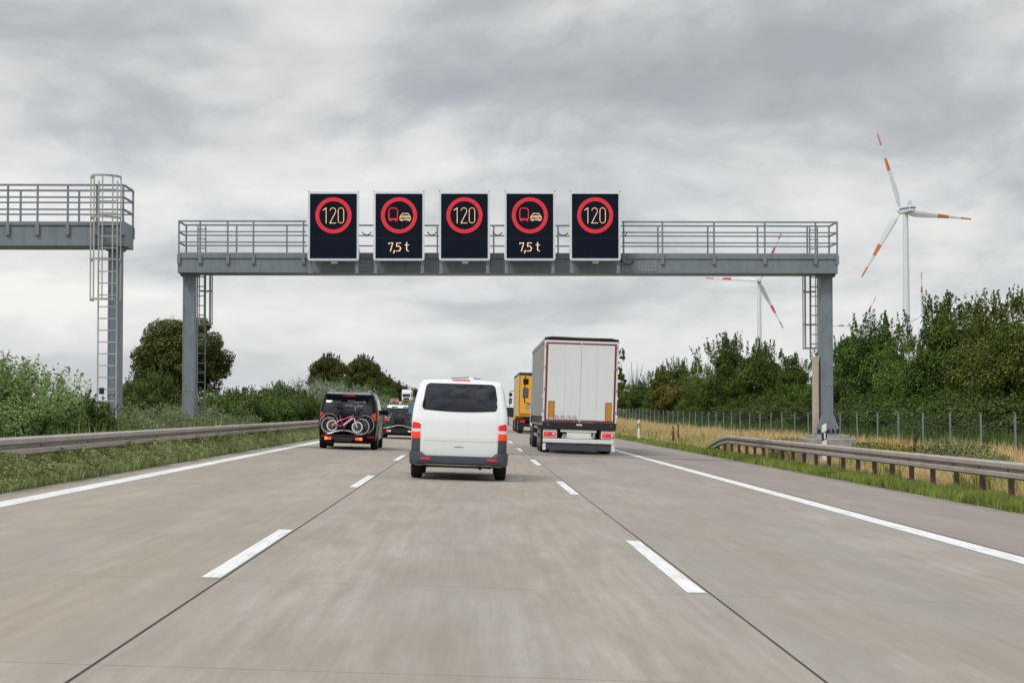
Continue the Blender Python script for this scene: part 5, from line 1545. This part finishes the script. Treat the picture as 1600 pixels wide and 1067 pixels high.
for i, (x, Y, top, k) in enumerate(back):
    X = px(x, Y) + 2.5; h = (pz(top + 26, Y) - float(ground_z(X, Y))) * .86
    plant(k, X, Y, h, f'{ordw[i]} tree of the back row of the belt, counted from the right edge', 'tree', GB, w=max(6.0, h * .95))
X = px(1040, 200); plant('autumn', X, 200, 5.4, 'small yellowing tree in the belt, leaves turning gold', 'tree', GB, w=3.8)
X = px(971, 330); plant('poplar', X, 330, pz(546, 330) - float(ground_z(X, 330)), 'slender loose tree standing tall beside the white lorry', 'tree', GB, w=2.1)
# leafless shrub above the belt
rng = np.random.default_rng(31); bs = thing('bare_shrub', 'leafless grey shrub between slender tree and the belt', 'tree', (px(991, 320), 320, float(ground_z(25, 320))), group=GB)
mb = MB()
for i in range(16):
    a = rng.uniform(0, 6.28); t = rng.uniform(.05, .22); hgt = rng.uniform(5, 8.4)
    mb.tube([(0, 0, 0), (math.cos(a) * t * hgt * .4, math.sin(a) * t * hgt * .4, hgt * .5), (math.cos(a) * t * hgt, math.sin(a) * t * hgt, hgt)], [.07, .045, .015], 5)
mb.build('branches', MAT['bark'], bs)
# shrub fringe at the foot of the belt
for i, (x, Y, h) in enumerate([(1585, 74, 2.3), (1540, 80, 2.2), (1496, 86, 2.4), (1452, 92, 2.2), (1410, 98, 2.5), (1360, 106, 2.4), (1318, 114, 2.2), (1262, 124, 2.2), (1218, 136, 2.6), (1178, 148, 2.3), (1146, 162, 2.5), (1110, 176, 2.4), (1080, 196, 2.6), (1052, 220, 2.6), (1024, 250, 2.8), (1000, 285, 2.8)]):
    plant('bush3', px(x, Y), Y, h, f'{ordw[i]} dark shrub at the foot of the tree belt, counted from the right edge', 'bush', 'shrubs at the foot of the tree belt', w=5.0)

# ------------------------------------------------------------------ grass and weeds
def blades(name, X, Y, H, W, mat, seed, lean=.35, zoff=0.0):
    rng = np.random.default_rng(seed); n = len(X)
    Z = ground_z(X, Y) + zoff
    a = rng.uniform(0, 2 * PI, n); d = np.stack([np.cos(a), np.sin(a), np.zeros(n)], 1)
    a2 = rng.uniform(0, 2 * PI, n); s = np.stack([np.cos(a2), np.sin(a2), np.zeros(n)], 1) * (W / 2)[:, None]
    P = np.stack([X, Y, Z - .02], 1); ln = (rng.uniform(.1, 1, n) * lean * H)[:, None]
    up = np.array([0, 0, 1.0])
    m = P + up * (H * .55)[:, None] + d * ln * .35; t = P + up * (H * rng.uniform(.85, 1.05, n))[:, None] + d * ln
    V = np.stack([P - s, P + s, m - s * .75, m + s * .75, t], 1).reshape(-1, 3)
    b = np.arange(n)[:, None] * 5
    return raw_mesh(name, V, [b + np.array([[0, 1, 3, 2]]), b + np.array([[2, 3, 4]])], MAT[mat])

def strip_xy(n, x0, x1, y0, y1, rng, power=2.2, clump=0.0):
    """more blades near, fewer far"""
    u = rng.random(n); k = 1 - power
    Y = (y0 ** k + u * (y1 ** k - y0 ** k)) ** (1 / k)
    X = rng.uniform(x0, x1, n)
    return X, Y
def lump(X, Y, s=1.0):
    return .5 + .5 * np.sin(X * 3.1 * s + 1.3 * np.sin(Y * .9 * s)) * np.sin(Y * 1.7 * s + 2.1 * np.sin(Y * .37 * s))

rng = np.random.default_rng(77)
# median weeds in front of and under the guard rail
X, Y = strip_xy(90000, -7.5, -6.55, 22, 230, rng, 1.9)
H = (.13 + .36 * rng.random(len(X)) * (.25 + .85 * lump(X, Y))) * (.5 + .5 * np.clip((-6.5 - X) / .45, 0, 1))
tag(blades('median_weeds', X, Y, H, .012 + .00022 * Y, 'weed', 1), 'tall grey green weeds growing through the guard rail on the median side', 'weeds', kind='stuff')
X, Y = strip_xy(90000, -7.4, -6.6, 22, 220, rng, 1.9)
Hh = (.20 + .34 * lump(X, Y)) * rng.random(len(X)) ** .7 * (.5 + .5 * np.clip((-6.5 - X) / .5, 0, 1))
P = np.stack([X, Y, ground_z(X, Y) + Hh], 1)
V, F = leaf_quads(P, rng.normal(size=P.shape) + np.array([0, 0, .6]), .022 + .00016 * Y, rng, .45)
tag(raw_mesh('leafy_weeds', V, F, MAT['weed']), 'leafy low weeds along the paved edge of the median', 'weeds', kind='stuff')
X, Y = strip_xy(40000, -12.5, -7.5, 30, 430, rng, 1.5)
H = (.30 + .75 * rng.random(len(X)) * (.4 + .7 * lump(X, Y, .7))) * np.where(Y > 205, .45, 1.0)
tag(blades('median_undergrowth', X, Y, H, .03 + .0003 * Y, 'leaf_bush', 3), 'green undergrowth between the bushes of the median', 'undergrowth', kind='stuff')
n = 42000
X = rng.uniform(-9.8, -7.45, n); Y = rng.uniform(45, 74, n)
Hh = (.55 + .85 * lump(X, Y, .8)) * rng.random(n) ** .6 * (1.0 - .25 * (X > -7.9))
P = np.stack([X, Y, ground_z(X, Y) + Hh], 1)
V, F = leaf_quads(P, rng.normal(size=P.shape) + np.array([0, 0, .6]), .04, rng, .35)
tag(raw_mesh('gap_weeds', V, F, MAT['weed_green']), 'pale green weeds at the feet of both gantries in the median', 'weeds', kind='stuff')
# right verge: green strip, then dry grass
X, Y = strip_xy(80000, 8.83, 9.75, 26, 330, rng, 1.9)
H = .07 + .20 * rng.random(len(X)) * (.4 + .8 * lump(X, Y))
tag(blades('green_verge_grass', X, Y, H, .010 + .00022 * Y, 'grass_green', 4), 'green grass strip along the right shoulder', 'grass', kind='stuff')
X, Y = strip_xy(110000, 9.78, 16.4, 28, 330, rng, 1.75)
H = (.75 + .55 * smooth(11.5, 15, X)) * (.85 - .25 * smooth(10.6, 9.8, X)) * (.26 + .62 * rng.random(len(X)) * (.4 + .7 * lump(X, Y, .6)))
tag(blades('dry_verge_grass', X, Y, H, .012 + .00022 * Y, 'grass_dry', 5, .5), 'tall dry straw coloured grass behind the right guard rail', 'grass', kind='stuff')
X, Y = strip_xy(26000, 9.6, 15.9, 30, 300, rng, 1.8)
k = lump(X + 3, Y, .35) > .62; X, Y = X[k], Y[k]
H = .25 + .45 * rng.random(len(X))
tag(blades('green_grass_tufts', X, Y, H, .014 + .00025 * Y, 'grass_green', 6, .5), 'greener tufts scattered in the dry verge grass', 'grass', kind='stuff')
X, Y = strip_xy(30000, 16.6, 21.0, 40, 330, rng, 1.8)
H = (.4 + .9 * rng.random(len(X)) * (.4 + .7 * lump(X, Y, .6)))
tag(blades('fence_undergrowth', X, Y, H, .03 + .0003 * Y, 'leaf_bushdark', 7), 'dark green growth along the wire fence', 'undergrowth', kind='stuff')

# single weed plants before the fence
def herb(kind, X, Y, h, w, label, mat, n, leaf, seed, up=1.0, flower=None):
    rng = np.random.default_rng(seed)
    root = thing('wild_plant', label, 'plant', (X, Y, float(ground_z(X, Y)) - .02), group='wild plants before the fence')
    st = MB(); m = 9
    for i in range(m):
        a = rng.uniform(0, 6.28); q = w * .5 * rng.random()
        st.tube([(math.cos(a) * q * .3, math.sin(a) * q * .3, 0), (math.cos(a) * q, math.sin(a) * q, h * rng.uniform(.75, 1))], [.012, .006], 5)
    st.build('stems', MAT['bark'], root)
    t = rng.random(n) ** .75; a = rng.uniform(0, 6.28, n); q = w * .5 * np.sqrt(rng.random(n)) * (.55 + .45 * np.sin(t * 2.6))
    P = np.stack([np.cos(a) * q, np.sin(a) * q, t * h * (1 - .25 * (q / w))], 1)
    V, F = leaf_quads(P, rng.normal(size=P.shape), leaf, rng, .35)
    raw_mesh('leaves', V, F, MAT[mat], root)
    if flower:
        k = int(n * .8); a = rng.uniform(0, 6.28, k); q = w * .5 * np.sqrt(rng.random(k))
        P = np.stack([np.cos(a) * q, np.sin(a) * q, h * rng.uniform(.55, 1.05, k)], 1)
        V, F = leaf_quads(P, rng.normal(size=P.shape) + np.array([0, 0, .8]), leaf * .8, rng, .7)
        raw_mesh('blossom', V, F, MAT[flower], root)
    return root
for i, (x, Y, h, w, lb) in enumerate([(1456, 52, 1.0, 1.6, 'dark green bushy weed beside the rust red dock spike'), (1484, 51, 1.25, 1.9, 'tallest dark green weed before the fence'), (1516, 52, 1.0, 1.8, 'broad dark green weed before the fence, second from the right edge'), (1550, 50, .75, 1.3, 'dark green weed before the fence, closest to the right edge'), (1360, 60, .95, 1.6, 'green weed next to the concrete foundation'), (1230, 66, 1.0, 1.6, 'grey green weed left of the ladder guard')]):
    herb('weed', px(x, Y), Y, h * .85, w, lb, 'weed_green' if i % 2 else 'leaf_bushdark', 1500, .04, 100 + i)
herb('bloom', px(1398, 53), 53, .85, 1.1, 'yellow blooming weed behind the guard rail', 'leaf_mid', 900, .03, 120, flower='yellow_bloom')
herb('bloom', px(1421, 53), 53, .7, .8, 'smaller yellow blooming weed beside the rust red spike', 'leaf_mid', 600, .03, 121, flower='yellow_bloom')
for i, (x, Y, h, lb) in enumerate([(1432, 51.5, 1.05, 'rust red dock spike beside the yellow blooming weed'), (1052, 92, 1.0, 'brown dock spike in the dry grass left of the rail end'), (1060, 94, 1.1, 'taller brown dock spike in the dry grass left of the rail end')]):
    rng2 = np.random.default_rng(200 + i)
    root = thing('dock_spike', lb, 'plant', (px(x, Y), Y, float(ground_z(12, Y))), group='dock spikes in the verge')
    s = MB(); s.tube([(0, 0, 0), (.02, 0, h)], [.012, .006], 5); s.build('stem', MAT['bark'], root)
    n = 260; t = rng2.random(n); P = np.stack([rng2.normal(size=n) * .026, rng2.normal(size=n) * .026, h * (.35 + .65 * t)], 1)
    V, F = leaf_quads(P, rng2.normal(size=P.shape), .022, rng2, .6); raw_mesh('seed_head', V, F, MAT['rust_bloom'], root)
# ------------------------------------------------------------------ wind turbines
def turbine(label, hx, hy, Y, Rpx, blades_xy, yaw, band, Rm=None, mark=True):
    """hub at photo pixel hx,hy; blades as angles (deg, from up, clockwise seen from here)"""
    Rm = Rpx * Y / FPX; hz = pz(hy, Y); X = px(hx, Y); gz_ = float(ground_z(X, Y))
    root = thing('wind_turbine', label, 'wind turbine', (X, Y, gz_), group='wind turbines on the horizon')
    H = hz - gz_; k = Rm / 41.0
    t = MB(); t.tube([(0, 0, H * i / 8 - (1.6 * k if i == 8 else 0)) for i in range(9)], [2.25 * k * (1 - .40 * i / 8) for i in range(9)], 24)
    t.build('tower', MAT['turbine'], root, smooth=60)
    nac = empty('nacelle_group', (0, 0, H), (0, 0, yaw)); nac.name = 'nacelle'; nac.parent = root
    n = shell(1.75 * k, -7.5 * k, 3.6 * k, -1.9 * k, 1.9 * k, .6 * k, lambda p: (p.x * (1 - .12 * sm01(-2 * k, -7.5 * k, p.y) if False else 1), p.y, p.z * (1 - .18 * max(0, -p.y / (7.5 * k)) * (p.z < 0))), 4, 6, 4)
    n.build('housing', MAT['turbine'], nac, smooth=40)
    if mark:
        s = MB()
        for sx in (-1, 1): s.b2((sx * 1.74 * k, -6.9 * k, .05 * k), (sx * 1.78 * k, 3.2 * k, .75 * k))
        s.b2((-1.6 * k, -7.53 * k, .05 * k), (1.6 * k, -7.49 * k, .75 * k)); s.build('blue_stripe', MAT['turbine_blue'], nac)
        s = MB()
        for yy in (-5.5, -3.5): s.bar((0, yy * k, 1.8 * k), (0, yy * k, 4.2 * k), .25 * k)
        s.b2((-.8 * k, -6.5 * k, 1.9 * k), (.8 * k, -2.5 * k, 2.15 * k)); s.build('wind_vane', MAT['grey'], nac)
    hb = MB(); hb.lathe([(3.6 * k, 1.5 * k), (4.2 * k, 1.75 * k), (5.6 * k, 1.7 * k), (6.8 * k, 1.1 * k), (7.3 * k, .1 * k)], 'y', n=20); hb.build('hub', MAT['turbine'], nac, smooth=50)
    for ang in blades_xy:
        # blade along local z, turned about the rotor axis (y)
        e = empty('blade', (0, 5.0 * k, 0), (0, R(ang), 0)); e.parent = nac
        def chord(t): return (1.0 + 2.4 * sm01(.03, .2, t)) * (1 - .80 * sm01(.18, 1.0, t) ** .8) + .15
        segs = [(0, .66, 'blade_root', 'turbine'), (.50, .66, None, None)]
        def section(t):
            c = chord(t) * k; th = c * (.16 if t > .12 else .5) + .06 * k; z = Rm * t; tw = R(18) * (1 - t)
            pts = []
            for a, b in ((-.32, 0), (-.18, .5), (.12, .42), (.68, 0), (.12, -.42), (-.18, -.5)):
                u, w = a * c, b * th
                pts.append((u * math.cos(tw) - w * math.sin(tw), u * math.sin(tw) + w * math.cos(tw) + .0, z))
            return pts
        for (t0, t1, nm, m) in ((0.0, .52, 'blade_shaft', 'turbine'), (.52, .68, 'colour_band', band), (.68, .85, 'blade_outer', 'turbine'), (.85, 1.0, 'colour_band', band)):
            mb = MB(); N_ = 9; vs = []
            for i in range(N_ + 1): vs += section(t0 + (t1 - t0) * i / N_)
            fs = [(i * 6 + j, i * 6 + (j + 1) % 6, (i + 1) * 6 + (j + 1) % 6, (i + 1) * 6 + j) for i in range(N_) for j in range(6)]
            fs += [tuple(range(6)), tuple(N_ * 6 + j for j in range(6))]
            mb.add(vs, fs); mb.build(nm, MAT[m], e, smooth=50)
    return root
turbine('tall wind turbine with orange banded blades above the belt of trees', 1419.5, 326, 976, 127, (-18.5, 94, 213), R(16.5), 'turbine_orange')
turbine('smaller wind turbine with red bands, seen under the gantry beam', 1188, 437, 1450, 84, (25, 153.5, 273), R(-8), 'turbine_red', mark=False)
turbine('wind turbine hidden by trees with one upright orange banded blade', 1447, 491, 1700, 67, (0, 120, 240), R(10), 'turbine_orange', mark=False)
turbine('wind turbine hidden by trees right of the gantry leg', 1349, 508, 2300, 52, (29, 149, 269), R(5), 'turbine_red', mark=False)

# ------------------------------------------------------------------ sky, sun, camera
w = bpy.data.worlds.new('World'); scene.world = w; w.use_nodes = True
nt = w.node_tree; nt.nodes.clear()
SUN_EL, SUN_AZ = R(50), R(-38)        # azimuth measured from behind the camera towards its left
sun_from = Vector((math.sin(SUN_AZ) * math.cos(SUN_EL), -math.cos(SUN_AZ) * math.cos(SUN_EL), math.sin(SUN_EL)))
out = nt.nodes.new('ShaderNodeOutputWorld')
sky = nt.nodes.new('ShaderNodeTexSky'); sky.sky_type = 'NISHITA'; sky.sun_disc = False
sky.sun_elevation = SUN_EL; sky.sun_rotation = math.atan2(sun_from.x, sun_from.y)
bg1 = nt.nodes.new('ShaderNodeBackground'); bg1.inputs[1].default_value = .10
nt.links.new(sky.outputs[0], bg1.inputs[0])
tc = nt.nodes.new('ShaderNodeTexCoord')
sp = nt.nodes.new('ShaderNodeSeparateXYZ'); nt.links.new(tc.outputs['Generated'], sp.inputs[0])
zc = math_node(nt, 'ADD', math_node(nt, 'MAXIMUM', sp.outputs[2], 0.0), .25)
u = math_node(nt, 'DIVIDE', sp.outputs[0], zc); v_ = math_node(nt, 'DIVIDE', sp.outputs[1], zc)
cv = nt.nodes.new('ShaderNodeCombineXYZ'); nt.links.new(u, cv.inputs[0]); nt.links.new(v_, cv.inputs[1]); cv.inputs[2].default_value = 3.7
SKX, SKY = 40.2, 4.6
dist = noise(nt, mapping(nt, cv.outputs[0], (1.2, 1.2, 1)), 1.0, 3, .5)
wv = node(nt, 'ShaderNodeVectorMath', operation='ADD'); nt.links.new(cv.outputs[0], wv.inputs[0])
dd = node(nt, 'ShaderNodeCombineXYZ'); nt.links.new(math_node(nt, 'MULTIPLY', dist, .40), dd.inputs[0]); nt.links.new(math_node(nt, 'MULTIPLY', dist, .45), dd.inputs[1])
nt.links.new(dd.outputs[0], wv.inputs[1])
big = noise(nt, mapping(nt, wv.outputs[0], (1.25, 1.9, 1), (SKX, SKY, 0)), 1.0, 3, .5)
fine = noise(nt, mapping(nt, wv.outputs[0], (4.2, 2.9, 1), (SKX * 2.1, .4, 0)), 1.0, 8, .55)
puff = noise(nt, mapping(nt, wv.outputs[0], (7.5, 4.6, 1), (SKX * 1.3, 3.4, 0)), 1.0, 5, .5)
puff = math_node(nt, 'ABSOLUTE', math_node(nt, 'MULTIPLY_ADD', puff, 2.0, -1.0))      # billows with soft hollows
d_ = math_node(nt, 'ADD', math_node(nt, 'MULTIPLY', big, .60), math_node(nt, 'MULTIPLY', fine, .36))
d_ = math_node(nt, 'ADD', d_, math_node(nt, 'MULTIPLY', puff, .10))
shade = ramp(nt, d_, [(.36, (.40, .42, .44)), (.43, (.48, .50, .515)), (.48, (.585, .60, .61)), (.525, (.68, .688, .69)), (.57, (.74, .738, .728)), (.64, (.85, .84, .815))])
low = ramp(nt, sp.outputs[2], [(.005, .62), (.065, .12), (.10, 0.0)])
shade = mixrgb(nt, low, shade, (.60, .62, .63))
elev = ramp(nt, sp.outputs[2], [(0.0, .92), (.05, .92), (.11, .89), (.165, .83), (.21, .80), (.33, 1.05), (.6, 1.55), (1.0, 1.7)])
cc = mixrgb(nt, 1.0, shade, elev, 'MULTIPLY')
bg2 = nt.nodes.new('ShaderNodeBackground'); bg2.inputs[1].default_value = 1.0
nt.links.new(cc, bg2.inputs[0])
cover = ramp(nt, fine, [(.28, .90), (.5, .99)])
# higher up the cloud is broken, with blue between
gap = noise(nt, mapping(nt, tc.outputs['Generated'], (4.5, 4.5, 6.0), (1.7, .3, .9)), 1.0, 7, .6)
gap = ramp(nt, gap, [(.42, .12), (.56, 1.0)])
high = ramp(nt, sp.outputs[2], [(.30, 0.0), (.48, .9)])
cover = mixrgb(nt, high, cover, gap)
mx = nt.nodes.new('ShaderNodeMixShader'); nt.links.new(cover, mx.inputs[0])
nt.links.new(bg1.outputs[0], mx.inputs[1]); nt.links.new(bg2.outputs[0], mx.inputs[2]); nt.links.new(mx.outputs[0], out.inputs[0])

sl = bpy.data.lights.new('sun', 'SUN'); sl.energy = 1.5; sl.angle = R(14); sl.color = (1, .96, .90)
so = bpy.data.objects.new('sun', sl); COL.objects.link(so); so.rotation_euler = sun_from.to_track_quat('Z', 'Y').to_euler(); so.location = (0, 0, 60)

cam = bpy.data.cameras.new('camera'); co = bpy.data.objects.new('camera', cam); COL.objects.link(co)
cam.sensor_width = 36; cam.lens = FPX / 1600 * 36; cam.clip_start = .1; cam.clip_end = 9000
co.location = (0, 0, CAMZ)
co.rotation_euler = (R(90) + math.atan((VPY - 533.5) / FPX), 0, -math.atan((800 - VPX) / FPX))
scene.camera = co
scene.view_settings.view_transform = 'Standard'; scene.view_settings.look = 'None'; scene.view_settings.exposure = 0.30; scene.view_settings.gamma = 1
try:
    scene.cycles.use_denoising = True; scene.cycles.denoiser = 'OPENIMAGEDENOISE'
    scene.cycles.max_bounces = 6; scene.cycles.transparent_max_bounces = 4; scene.cycles.caustics_reflective = False; scene.cycles.caustics_refractive = False
except Exception: pass
